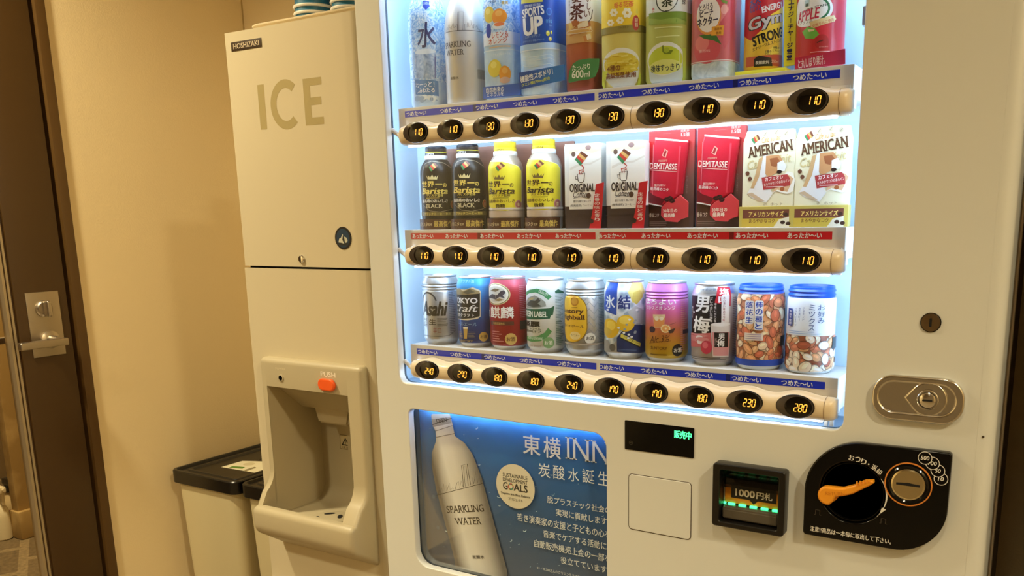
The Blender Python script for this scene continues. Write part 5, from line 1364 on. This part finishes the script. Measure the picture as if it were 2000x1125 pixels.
# two cream can-shaped cards
def cream(X, label):
    Y0 = .064
    r = empty('coffee_display_card', (X, Y0, MZ), label, 'display card', GR[1])
    S = Flat(Y0 - .008, X, MZ); a = Art(S, A7)
    bm = bmesh.new(); plate(bm, [[(-.0395, .0255), (.0375, .0255), (.0375, .1200), (.0335, .1372), (-.0345, .1372), (-.0395, .1220)]], -.008, .006, bev=.0015)
    obj('can_relief', bm, mat('cream_card', (238, 230, 196), .4), r, local=True)
    bm = bmesh.new(); plate(bm, [rrect(-.0425, .0390, 0, .0300, .001)], -.010, .006, bev=.0006); obj('base_card', bm, ink((196, 176, 90), .4), r, local=True)
    br_ = (96, 62, 38)
    for x, y in ((330, 96), (408, 82), (476, 92)): a.ell(x, y, x + 30, y + 36, (186, 174, 146)); a.line([(x + 6, y + 30), (x + 24, y + 6)], .0006, (120, 104, 84))
    logo(a, [(244, 152), (292, 116), (308, 150), (264, 186)]); a.text('Cafe au lait', 318, 128, 455, 168, (206, 150, 70), .0, shear=.35, rot=.12)
    a.text('Cafe au lait', 218, 278, 528, 340, (216, 196, 140), .01, shear=.3, rot=.14)
    a.poly([(310, 285), (350, 262), (395, 270), (340, 430), (370, 470), (395, 540), (350, 602), (250, 570), (214, 540), (250, 480), (275, 400)], (236, 232, 228)); a.poly([(350, 270), (440, 262), (470, 300), (440, 380), (370, 420), (345, 400)], (206, 150, 100)); a.poly([(375, 290), (430, 280), (450, 310), (420, 350), (385, 340)], (166, 100, 62))
    a.poly([(430, 320), (470, 300), (495, 340), (480, 380), (430, 372)], (240, 238, 232)); a.ell(425, 370, 462, 396, (52, 34, 28)); a.poly([(300, 290), (330, 275), (300, 420), (262, 500), (240, 500), (275, 400)], (210, 170, 120)); a.poly([(214, 540), (250, 530), (340, 590), (300, 590)], (206, 180, 150))
    a.poly([(380, 540), (420, 520), (500, 540), (540, 520), (555, 440), (540, 390), (500, 380), (480, 400), (440, 480)], (246, 242, 230)); a.poly([(395, 530), (430, 510), (500, 525), (545, 430), (510, 405), (420, 470)], (222, 180, 140))
    a.text('AMERICAN', 220, 180, 540, 258, br_, .03, serif=True, rot=.13); rd = (184, 66, 66); a.poly([(318, 424), (500, 400), (520, 430), (522, 480), (332, 512)], rd); a.text('カフェオレ', 342, 414, 470, 441, (248, 240, 232), .025, rot=.12); a.text('まろやかでコクのあるイン', 336, 449, 516, 470, (244, 226, 214), .015, rot=.15); lines(a, 350, 482, 500, 498, 1, (240, 216, 206)); a.ell(448, 490, 480, 520, (170, 96, 56))
    for x, y in ((205, 380), (222, 418)): a.ell(x, y, x + 28, y + 30, (110, 70, 50))
    a.text('氷  ホット', 330, 600, 470, 622, (150, 132, 100))
    a.obj('can_print', r, (0, -.008, 0))
    S2 = Flat(Y0 - .010, X, MZ); b = Art(S2, A7)
    b.rect(184, 650, 512, 712, (120, 70, 54)); b.text('アメリカンサイズ', 226, 662, 474, 700, (240, 216, 120), .03); b.rect(176, 713, 512, 776, (206, 178, 70)); b.poly([(400, 776), (440, 720), (512, 700), (512, 776)], (226, 218, 196)); b.text('まろやかなコク', 228, 716, 412, 744, (110, 72, 40), .02)
    for x, y in ((472, 672), (450, 728), (488, 736)): b.ell(x, y, x + 34, y + 26, (66, 42, 34))
    b.obj('base_print', r, (0, -.010, 0))
    return r
k5 = cream(.0215, 'cream coffee can cut-out card left of its twin, near the right end')
shift_copy(k5, .0985, 'cream coffee can cut-out card at the right end of the middle shelf')

# ---- top shelf
TZ1 = BOXT[0]
def petprof(R, H=.215, waist=0):
    p = [(R * .80, 0), (R * .94, .003), (R, .008)]
    for k in range(1, 9): p.append((R * (1 - waist * .02 * (1 - math.cos(2 * PI * k / 2))), .008 + k * .0165))
    return p + [(R, .150), (R * .97, .160), (R * .84, .176), (R * .58, .192), (R * .40, .198), (R * .40, .203)]
def pet(name, X, R, label, body, cap, n=3.4):
    r = empty(name, (X, .064, TZ1), label, 'bottle', GR[0])
    pr = petprof(R); S = Round(X, .064, TZ1, R, pr, n)
    bm = bmesh.new(); lathe(bm, pr, 72, sup=S.sup); obj('bottle_body', bm, body, r, local=True)
    bm = bmesh.new(); lathe(bm, [(.0140, .202), (.0150, .203), (.0150, .217), (.0135, .219), (.001, .219)], 36); obj('cap', bm, cap, r, local=True)
    return r, S
M_ice2 = splash('ice_print', [(.3, (96, 150, 214)), (.45, (150, 196, 236)), (.58, (206, 228, 246)), (.75, (240, 248, 252))], 95, 3)
M_ice3 = splash('cold_glass', [(.3, (110, 140, 190)), (.5, (160, 190, 224)), (.7, (214, 228, 242))], 60, 2)
M_water = splash('water_body', [(.3, (160, 200, 236)), (.6, (206, 230, 248)), (.8, (230, 244, 252))], 30, 1)
cw = ink((240, 242, 246), .35)
r, S = pet('water_bottle', -.6015, .0300, 'pale blue water bottle at the left end of the top shelf', M_water, cw)
a = Art(S, A1); a.xm = 390
a.band(-400, 640, M_ice2, w=.6); nv = (44, 56, 110)
a.poly([(335, 0), (402, -6), (404, 40), (368, 76), (338, 48)], (30, 62, 160)); a.text('ミネラル', 345, 6, 396, 30, (210, 226, 250), .02); a.text('キリッと', 300, 92, 400, 130, (246, 250, 255), .01, shear=.2); a.text('冷たい', 300, 138, 400, 180, (246, 250, 255), .01, shear=.2)
a.text('水', 300, 165, 486, 368, nv, .015, shear=.1)
a.poly([(282, 400), (492, 392), (478, 612), (296, 616)], M_ice3); a.ell(282, 378, 492, 420, (226, 238, 248)); a.poly([(455, 430), (488, 425), (474, 600), (452, 602)], (92, 110, 176))
a.poly([(286, 624), (530, 616), (530, 738), (290, 742)], (66, 128, 190)); a.text('わーっと！', 292, 640, 446, 682, (244, 250, 255), .02); a.text('しみわたる', 298, 688, 450, 726, (244, 250, 255), .02)
for k in range(14): x = 280 + RP.random() * 200; a.ell(x, 742 + RP.random() * 30, x + 40, 780 + RP.random() * 30, [(236, 246, 252), (150, 180, 214)][k % 2])
done(a, r)
# aluminium bottle
AP = [(.0330, 0), (.0355, .002), (.0362, .005), (.0356, .0075), (.0362, .010), (.0362, .118), (.0358, .128), (.0340, .142), (.0300, .158), (.0245, .172), (.0190, .184), (.0165, .192), (.0165, .197)]
r = empty('aluminium_bottle', (-.5200, .064, TZ1), 'plain silver aluminium bottle with thin skyline drawing and dark lettering', 'bottle', GR[0])
S = Round(-.5200, .064, TZ1, .0362, AP); bm = bmesh.new(); lathe(bm, AP, 72); obj('bottle_body', bm, mat('matt_aluminium', (206, 202, 196), .42, .35), r, local=True)
bm = bmesh.new(); lathe(bm, [(.0168, .196), (.0180, .197), (.0180, .206), (.0168, .207), (.0172, .208), (.0172, .222), (.001, .223)], 40); obj('cap', bm, mat('cap_silver', (210, 208, 204), .35, .6), r, local=True)
a = Art(S, A1); a.xm = 680; ln = (70, 66, 70)
y_ = a.uv(680, 238)[1]; a.box(-.040, y_ - .0004, .060, y_ + .0004, ln)
def sky(u0, hs, w=.0022):
    pts = [(u0, y_)]
    for k, h in enumerate(hs): pts += [(u0 + k * w, y_ + h), (u0 + (k + 1) * w, y_ + h)]
    a.line(pts + [(u0 + len(hs) * w, y_)], .0005, ln, px=False)
tu = a.uv(640, 170)[0]
sky(tu - .032, [.003, .007, .004, .011, .006, .004, .008, .012, .005, .007, .010], .0024); sky(tu + .007, [.010, .005, .012, .006, .016, .008, .004, .011, .006, .008, .004, .003], .0022)
for d in (.0052, .0030): a.line([(tu - d, y_), (tu - d, y_ + .0300), (tu + d, y_ + .0300), (tu + d, y_)], .0005, ln, px=False)
q = a.R(520, 322, 720, 368); a.tx('SPARKLING', q[2] - .053, q[1], q[2], q[3], ln, .012, serif=True); q2 = a.R(540, 388, 670, 432); a.tx('WATER', q2[2] - .038, q2[1], q2[2], q2[3], ln, .012, serif=True)
a.text('炭酸水', 563, 600, 628, 624, ln, .01); q = a.R(775, 548, 832, 622); a.box(q[0], q[1], q[2], q[3], (180, 180, 176))
for k in range(10): a.box(q[0] + (q[2] - q[0]) * k / 10, q[1], q[0] + (q[2] - q[0]) * (k + .5) / 10, q[3], (110, 112, 112))
done(a, r)
def fruit(a, x0, y0, x1, y1, c, hi): a.ell(x0, y0, x1, y1, c); w, h = x1 - x0, y1 - y0; a.ell(x0 + w * .2, y0 + h * .12, x0 + w * .65, y0 + h * .5, hi)
def card(r, name, X, YF, pts, crop, m, th=.0015):
    S = Flat(YF, X, TZ1); a = Art(S, crop); bm = bmesh.new()
    plate(bm, [[a.uv(*p) for p in pts]], YF - .064, YF - .064 + th); obj(name, bm, m, r, local=True); return a
r, S = pet('water_bottle', -.4405, .0300, 'flavoured water bottle with lemon and orange pictures above a blue card', M_water, cw)
a = Art(S, A1); a.xm = 960
a.band(-400, 250, M_ice2, w=.6); fruit(a, 815, 50, 905, 180, (232, 200, 70), (244, 222, 120)); fruit(a, 888, 65, 1012, 190, (238, 150, 50), (246, 180, 90)); a.ell(890, 170, 1000, 226, (226, 236, 244)); a.ell(905, 172, 985, 205, (232, 130, 80)); a.text('果実', 960, 0, 1025, 28, (200, 160, 60), .02); a.text('天然水', 868, 0, 920, 24, (50, 60, 110), .02)
a.band(246, 345, (232, 238, 246), w=.6); a.text('レモン＆', 890, 246, 1022, 292, (196, 70, 60), .01, rot=.04); a.text('オレンジ', 862, 296, 1014, 340, (196, 70, 60), .01, rot=.04); a.ell(840, 185, 882, 300, (50, 70, 170)); a.line([(866, 378), (960, 362), (1050, 352)], .002, (226, 200, 170))
a.band(384, 392, (232, 244, 252), w=.6); a.text('ナチュラルミネラル', 900, 412, 1050, 428, (248, 252, 255), .01); fruit(a, 858, 466, 962, 606, (226, 206, 70), (240, 226, 120)); fruit(a, 944, 512, 1052, 640, (236, 160, 56), (246, 190, 100)); a.ell(950, 600, 1040, 652, (232, 196, 170))
done(a, r)
b = card(r, 'name_card', -.4405, .030, [(818, 684), (1112, 652), (1112, 742), (818, 778)], A1, ink((36, 92, 190), .4)); b.text('自然由来の', 842, 682, 982, 722, (236, 244, 252), .02, skew=.0); b.text('ミネラルを', 848, 722, 980, 756, (236, 244, 252), .02); b.obj('card_print', r, (0, .030 - .064, 0))
r, S = pet('sports_drink_bottle', -.3615, .0345, 'sports drink bottle with deep blue label and large white letters', M_water, ink((30, 70, 170), .35))
a = Art(S, A2); a.xm = 225; lb = ramp('sports_blue', (0, 0, 10), -1, [(0, (30, 84, 176)), (.4, (26, 70, 160)), (1, (40, 120, 206))], .35)
a.band(-500, 338, lb, w=.6); a.poly([(60, -10), (240, -20), (240, 12), (60, 30)], (220, 214, 90)); a.text('微糖炭酸', 95, 30, 225, 52, (190, 210, 246), .01)
wq = (244, 248, 252); a.text('SPORTS', 72, 56, 252, 128, wq, .04, rot=.06); a.text('UP', 82, 132, 242, 274, wq, .05, rot=.04); a.text('スポーツアップ', 100, 276, 222, 296, (170, 200, 240), .01); a.text('カロリーオフ 手軽にチャージ', 82, 310, 255, 326, (150, 190, 240), .01)
a.text('miu', 268, 132, 332, 172, (90, 170, 230), .0); a.text('lime', 300, 180, 328, 196, (120, 180, 230)); a.ell(270, 52, 330, 112, (60, 130, 206)); a.ell(278, 60, 322, 104, (30, 84, 176))
fruit(a, 268, 234, 304, 276, (220, 214, 70), (240, 236, 150)); fruit(a, 312, 228, 338, 256, (220, 214, 70), (240, 236, 150)); fruit(a, 292, 280, 330, 314, (220, 210, 90), (240, 236, 170))
a.band(336, 380, (176, 206, 236), w=.6); a.band(380, 388, (230, 242, 250), w=.6)
for y in (440, 470, 515): a.line([(80, y), (140, y + 12), (230, y - 4), (300, y - 22), (380, y - 16)], .0008, (226, 240, 250))
done(a, r)
b = card(r, 'name_card', -.3615, .028, [(52, 572), (410, 505), (410, 628), (60, 702)], A2, ramp('card_blue', (14, 0, 0), .5, [(0, (30, 76, 160)), (.5, (26, 84, 176)), (1, (40, 120, 206))], .4)); b.text('機能性スポドリ！', 64, 566, 322, 618, wq, .025, rot=.13); b.text('クエン酸2700mg配合', 74, 628, 300, 658, (214, 226, 90), .02, rot=.13); b.obj('card_print', r, (0, .028 - .064, 0))
M_tea = ramp('tea_body', (0, 0, 9), 0, [(0, (170, 84, 70)), (.5, (176, 92, 64)), (1, (190, 120, 60))], .3, noise=.15, nscale=30)
r, S = pet('tea_bottle', -.2865, .0262, 'iced tea bottle with white label and green leaf tag', M_tea, cw)
a = Art(S, A2); a.xm = 535
a.band(-500, 172, (232, 232, 236), w=.6); tk = (84, 26, 30); a.text('茶', 452, 30, 566, 160, tk, .03, shear=.1); a.text('し', 590, 18, 632, 70, tk, .01); a.text('い', 566, 78, 624, 130, tk, .01); a.text('い', 586, -40, 630, 10, tk, .01); a.text('麦', 470, -60, 545, 22, tk, .02)
a.band(168, 335, (206, 160, 96), w=.6)
for k in range(16):
    x, y = 425 + RP.random() * 190, 165 + RP.random() * 120; a.poly([(x, y), (x + 46, y - 14), (x + 56, y + 26), (x + 12, y + 44)], [(232, 214, 176), (176, 100, 50), (226, 190, 110), (196, 130, 70)][k % 4])
a.ell(400, 225, 660, 262, (226, 206, 176)); a.ell(410, 232, 650, 256, (206, 156, 80)); a.line([(660, 60), (640, 130), (600, 172)], .0012, (90, 84, 90)); a.vtext('無糖ティー', 446, 0, 458, 130, (120, 110, 116))
done(a, r)
b = card(r, 'leaf_tag', -.2865, .028, [(442, 632), (448, 560), (478, 500), (520, 472), (600, 458), (684, 458), (676, 540), (650, 600), (600, 622), (520, 632), (446, 650)], A2, ink((66, 140, 84), .4)); b.text('たっぷり', 472, 505, 614, 548, (246, 250, 246), .02); b.text('600', 470, 552, 562, 612, (246, 250, 246), .03); b.text('ml', 566, 560, 610, 604, (246, 250, 246), .02); b.obj('tag_print', r, (0, .028 - .064, 0))
bm = bmesh.new(); plate(bm, [rrect(.0225, .0350, 0, .12, .001)], .022, .024); obj('side_card', bm, ink((214, 220, 90), .4), r, local=True)
M_jas = mat('jasmine_body', (222, 210, 120), .3)
r, S = pet('tea_bottle', -.2120, .0345, 'yellow jasmine tea bottle with pictured bowl of yellow tea', M_jas, ink((240, 210, 60)))
a = Art(S, A2); a.xm = 900
a.band(-500, 200, (244, 208, 56), w=.6); a.text('香る花茶', 800, 8, 965, 56, (226, 120, 60), .04); a.poly([(985, 90), (1010, 40), (1025, 90)], (226, 206, 80))
for cx_, cy_, s in ((905, 100, 44), (800, 100, 34), (850, 160, 30), (775, 180, 30)):
    for k in range(6): t = k * PI / 3; a.ell(cx_ + s * .6 * math.cos(t) - s * .36, cy_ + s * .6 * math.sin(t) - s * .36, cx_ + s * .6 * math.cos(t) + s * .36, cy_ + s * .6 * math.sin(t) + s * .36, (250, 246, 226), 16)
    a.ell(cx_ - s * .2, cy_ - s * .2, cx_ + s * .2, cy_ + s * .2, (230, 190, 90), 12)
a.band(196, 250, (150, 136, 70), w=.6); a.text('ジャスミン', 836, 206, 916, 226, (90, 80, 36), .01); a.ell(948, 108, 1042, 228, (184, 50, 44)); a.text('国産', 975, 128, 1018, 160, (240, 214, 190), .02); a.text('茶葉', 975, 165, 1018, 200, (240, 214, 190), .02)
a.poly([(700, 470), (1050, 440), (1030, 590), (960, 690), (800, 700), (725, 620)], (216, 222, 222)); a.ell(704, 372, 1048, 600, (238, 240, 238)); a.ell(718, 410, 1036, 592, (226, 204, 66))
for k in range(26):
    t, rr_ = RP.random() * 2 * PI, RP.random(); x, y = 877 + 140 * rr_ * math.cos(t), 500 + 76 * rr_ * math.sin(t); a.line([(x - 26, y + 12 - 24 * RP.random()), (x + 26, y - 8)], .0022, [(240, 226, 120), (206, 176, 40), (232, 214, 90)][k % 3])
a.poly([(715, 690), (760, 560), (700, 560), (690, 690)], (206, 220, 80)); a.poly([(1000, 690), (1040, 560), (1080, 560), (1080, 690)], (206, 220, 80))
bw = (130, 72, 40); a.text('4種の', 752, 512, 852, 562, bw, .025); a.text('高級茶葉使用', 742, 566, 986, 612, bw, .025)
done(a, r)
r, S = pet('tea_bottle', -.1372, .0345, 'green tea bottle with pictured cup of green tea', mat('green_body', (188, 194, 104), .3), cw)
a = Art(S, A3); a.xm = 260
a.band(-500, 100, (226, 232, 226), w=.6); a.ell(130, -120, 315, 96, (40, 50, 40)); a.ell(138, -114, 307, 88, (240, 242, 236)); a.poly([(205, 85), (225, 85), (214, 122)], (40, 50, 40)); a.text('茶', 172, -30, 268, 56, (40, 56, 36), .03); a.text('緑', 360, -40, 425, 20, (60, 70, 60), .01); a.vtext('あじわい', 95, 60, 118, 172, (196, 60, 60), .02)
a.poly([(60, 110), (170, 100), (300, 88), (450, 70), (450, 172), (300, 178), (160, 176), (60, 200)], (122, 152, 56)); a.poly([(60, 150), (170, 160), (300, 140), (450, 150), (450, 176), (60, 206)], (150, 172, 76)); a.text('お茶の葉', 350, 140, 402, 152, (90, 110, 50))
for y, x0, x1 in ((215, 120, 370), (290, 130, 330)): a.line([(x0, y + 14), ((x0 + x1) / 2, y + 4), (x1, y - 6)], .0014, (226, 232, 170))
a.poly([(46, 470), (400, 470), (372, 672), (80, 690)], (206, 220, 222)); a.ell(40, 338, 396, 612, (232, 236, 234)); a.ell(60, 372, 372, 600, (196, 208, 60)); a.ell(70, 480, 360, 604, (222, 226, 130)); a.poly([(180, 372), (192, 368), (196, 405), (230, 410), (272, 404), (250, 440), (200, 440), (182, 420)], (120, 140, 40)); a.ell(195, 385, 240, 430, (170, 190, 60))
a.poly([(372, 380), (440, 370), (440, 640), (380, 650)], (196, 214, 90)); a.text('後味すっきり', 88, 520, 330, 582, (36, 60, 70), .02, skew=.0)
done(a, r)
r, S = pet('nectar_bottle', -.0660, .0325, 'pink peach nectar bottle with cream roundel, left of the yellow can', splash('ribbed_clear', [(.3, (176, 196, 210)), (.6, (214, 228, 236)), (.8, (236, 244, 248))], 60, 2), cw)
a = Art(S, A3); a.xm = 610
pk = ramp('peach_label', (9, 0, 5), -.3, [(0, (206, 110, 116)), (.5, (206, 84, 96)), (1, (190, 70, 86))], .3)
a.band(-500, 500, pk, w=.6); a.ell(650, 20, 760, 200, (226, 130, 130)); a.ell(660, 30, 730, 110, (238, 170, 160)); a.poly([(640, 200), (760, 60), (780, 300), (690, 400)], (206, 90, 100)); a.poly([(655, -10), (730, 0), (720, 26), (670, 16)], (110, 140, 60))
a.ell(425, 275, 655, 520, (214, 90, 100)); a.ell(440, 290, 560, 420, (228, 130, 130)); a.poly([(480, 290), (540, 275), (620, 285), (666, 360), (600, 330), (520, 315)], (70, 120, 60))
a.ell(452, -20, 662, 284, (226, 150, 70)); a.ell(456, -24, 654, 262, (244, 238, 232)); tk = (40, 40, 70); a.text('とろける', 482, 30, 592, 82, tk, .03, rot=.08); a.text('ピーチ', 486, 78, 596, 134, tk, .04, rot=.08); a.text('ネクター', 462, 138, 634, 206, tk, .04, rot=.08)
a.poly([(585, 218), (690, 200), (680, 285), (580, 290)], (236, 170, 60)); a.text('国産桃', 608, 222, 668, 244, (120, 60, 30), .01); a.text('使用', 616, 256, 660, 278, (120, 60, 30), .01); a.text('果汁23%', 482, 402, 570, 428, (240, 200, 196), .01); a.band(488, 496, (232, 220, 222), w=.6)
done(a, r)
# energy drink can with a yellow stand
r = empty('energy_drink_can', (.0045, .064, TZ1), 'yellow and red energy drink can in a yellow stand', 'can', GR[0])
SP_ = [(.0225, .006), (.0262, .012), (.0265, .016), (.0265, .142), (.0235, .152)]
S = Round(.0045, .064, TZ1, .0265, SP_); bm = bmesh.new(); lathe(bm, SP_, 72); obj('can_body', bm, M_can, r, local=True)
bm = bmesh.new(); lathe(bm, [(.0236, .1515), (.0242, .153), (.0242, .156), (.0228, .156), (.0225, .154), (.001, .154)], 48); obj('can_lid', bm, M_can, r, local=True)
a = Art(S, A4); a.xm = 285; rd = (196, 40, 52)
a.band(-400, 580, ramp('gym_yellow', (0, 0, 8), 0, [(0, (226, 170, 70)), (.4, (240, 206, 70)), (1, (244, 222, 60))], .3), w=.7)
a.poly([(90, -300), (440, -300), (432, 50), (330, 120), (240, 260), (160, 345), (90, 300)], rd); a.text('ENERGY', 246, 26, 424, 80, (240, 240, 244), .04, shear=.1, rot=.27); a.text('大人', 150, -20, 240, 40, (60, 84, 160), .04, rot=.2); a.text('のガツン', 150, 30, 246, 96, (60, 84, 160), .03, rot=.2)
for k, c in ((.075, (24, 22, 28)), (.035, (206, 206, 214))): a.text('Gym', 136 + (0 if k > .05 else 6), 108 + (0 if k > .05 else 6), 424 - (0 if k > .05 else 5), 248 - (0 if k > .05 else 6), c, k, shear=.12, rot=.24)
a.text('STRONG', 168, 258, 420, 344, (22, 20, 22), .045, shear=.05, rot=.30); a.text('エナジージム ストロング', 170, 354, 414, 384, (30, 26, 26), .02, rot=.30)
a.poly([(270, 440), (330, 410), (345, 385), (408, 408), (390, 450), (345, 455), (325, 480), (290, 462)], (246, 226, 90)); a.text('5種の', 278, 424, 330, 446, (60, 40, 20), .02); a.text('8種の', 346, 392, 396, 414, (60, 40, 20), .02); a.text('アミノ', 276, 446, 326, 464, (60, 40, 20), .02); a.text('ビタミン', 340, 416, 396, 436, (60, 40, 20), .02)
a.poly([(120, 490), (200, 478), (435, 470), (432, 575), (120, 572)], (190, 84, 60)); a.poly([(186, 500), (225, 470), (330, 490), (340, 560), (182, 568)], (40, 36, 38)); a.text('炭酸飲料', 198, 512, 312, 542, (226, 216, 206), .02); a.text('250ml', 330, 508, 388, 534, (226, 190, 170), .01)
done(a, r)
b = card(r, 'side_board', .0045, .052, [(440, -320), (528, -330), (556, -320), (530, 548), (436, 562)], A4, ink((240, 226, 66), .4), .003); b.vtext('パワーエナジーチャージ!!', 472, -170, 520, 512, (40, 44, 90), .03); b.obj('board_print', r, (0, .052 - .064, 0))
bm = bmesh.new(); box(bm, -.029, .044, -.034, .02, 0, .0062, bev=.0012); obj('stand_base', bm, ink((232, 224, 60), .4), r, local=True)
# red apple can
r = empty('juice_can', (.0850, .064, TZ1), 'red apple juice can behind a pink card, at the right end of the top shelf', 'can', GR[0])
SQ = [(.0285, 0), (.0320, .006), (.0325, .010), (.0325, .120), (.0290, .130)]
S = Round(.0850, .064, TZ1, .0325, SQ); bm = bmesh.new(); lathe(bm, SQ, 72); obj('can_body', bm, M_can, r, local=True)
bm = bmesh.new(); lathe(bm, [(.0291, .1295), (.0297, .131), (.0297, .134), (.0282, .134), (.028, .132), (.001, .132)], 48); obj('can_lid', bm, M_can, r, local=True)
a = Art(S, A4); a.xm = 750
a.band(-400, 580, ramp('apple_red', (14, 0, 3), .2, [(0, (190, 50, 52)), (.5, (206, 50, 58)), (1, (186, 36, 48))], .3, noise=.2, nscale=40), w=.7)
q = a.R(540, -60, 852, 215); cu, cv, ru, rv = (q[0] + q[2]) / 2, (q[1] + q[3]) / 2, (q[2] - q[0]) / 2, (q[3] - q[1]) / 2
a.el(cu, cv, ru, rv, (240, 236, 226), 40); a.ring(cu, cv, ru * .88, rv * .88, ru * .09, (36, 110, 66), 30, -.9, 1.6); a.text('JUICER STAND', 588, 53, 826, 79, (30, 56, 44), .03, rot=.16); a.text('APPLE', 560, 78, 745, 168, (200, 40, 70), .03, shear=.25, rot=.06); a.text('アップル', 578, 166, 680, 202, (40, 60, 50), .01); a.rect(615, 0, 655, 55, (180, 196, 190)); a.rect(622, 30, 645, 55, (60, 80, 70))
a.poly([(655, 190), (860, 128), (878, 160), (862, 182), (672, 246)], (226, 200, 140)); a.text('完熟りんご使用', 676, 177, 858, 206, (200, 90, 60), .01, rot=.26)
a.ell(575, 300, 820, 520, (196, 44, 46)); a.ell(700, 290, 815, 420, (176, 40, 40)); a.poly([(595, 270), (640, 226), (700, 240), (736, 290), (690, 330), (620, 326)], (110, 176, 60)); a.poly([(640, 250), (700, 245), (690, 262), (650, 270)], (232, 206, 150)); a.line([(716, 362), (735, 352), (768, 340)], .0016, (90, 40, 26)); a.text('果汁100%の味わい', 735, 388, 812, 402, (230, 170, 150)); lines(a, 660, 428, 860, 446, 1, (232, 180, 170), .3)
done(a, r)
b = card(r, 'name_card', .0850, .027, [(530, 490), (956, 412), (956, 540), (530, 580)], A4, ramp('pink_card', (12, 0, 0), .5, [(0, (196, 40, 70)), (1, (206, 60, 96))], .35)); b.text('と丸しぼり果汁。', 558, 482, 786, 562, (244, 226, 232), .02, rot=.08); b.obj('card_print', r, (0, .027 - .064, 0))
# little clear props under the cans of the bottom shelf
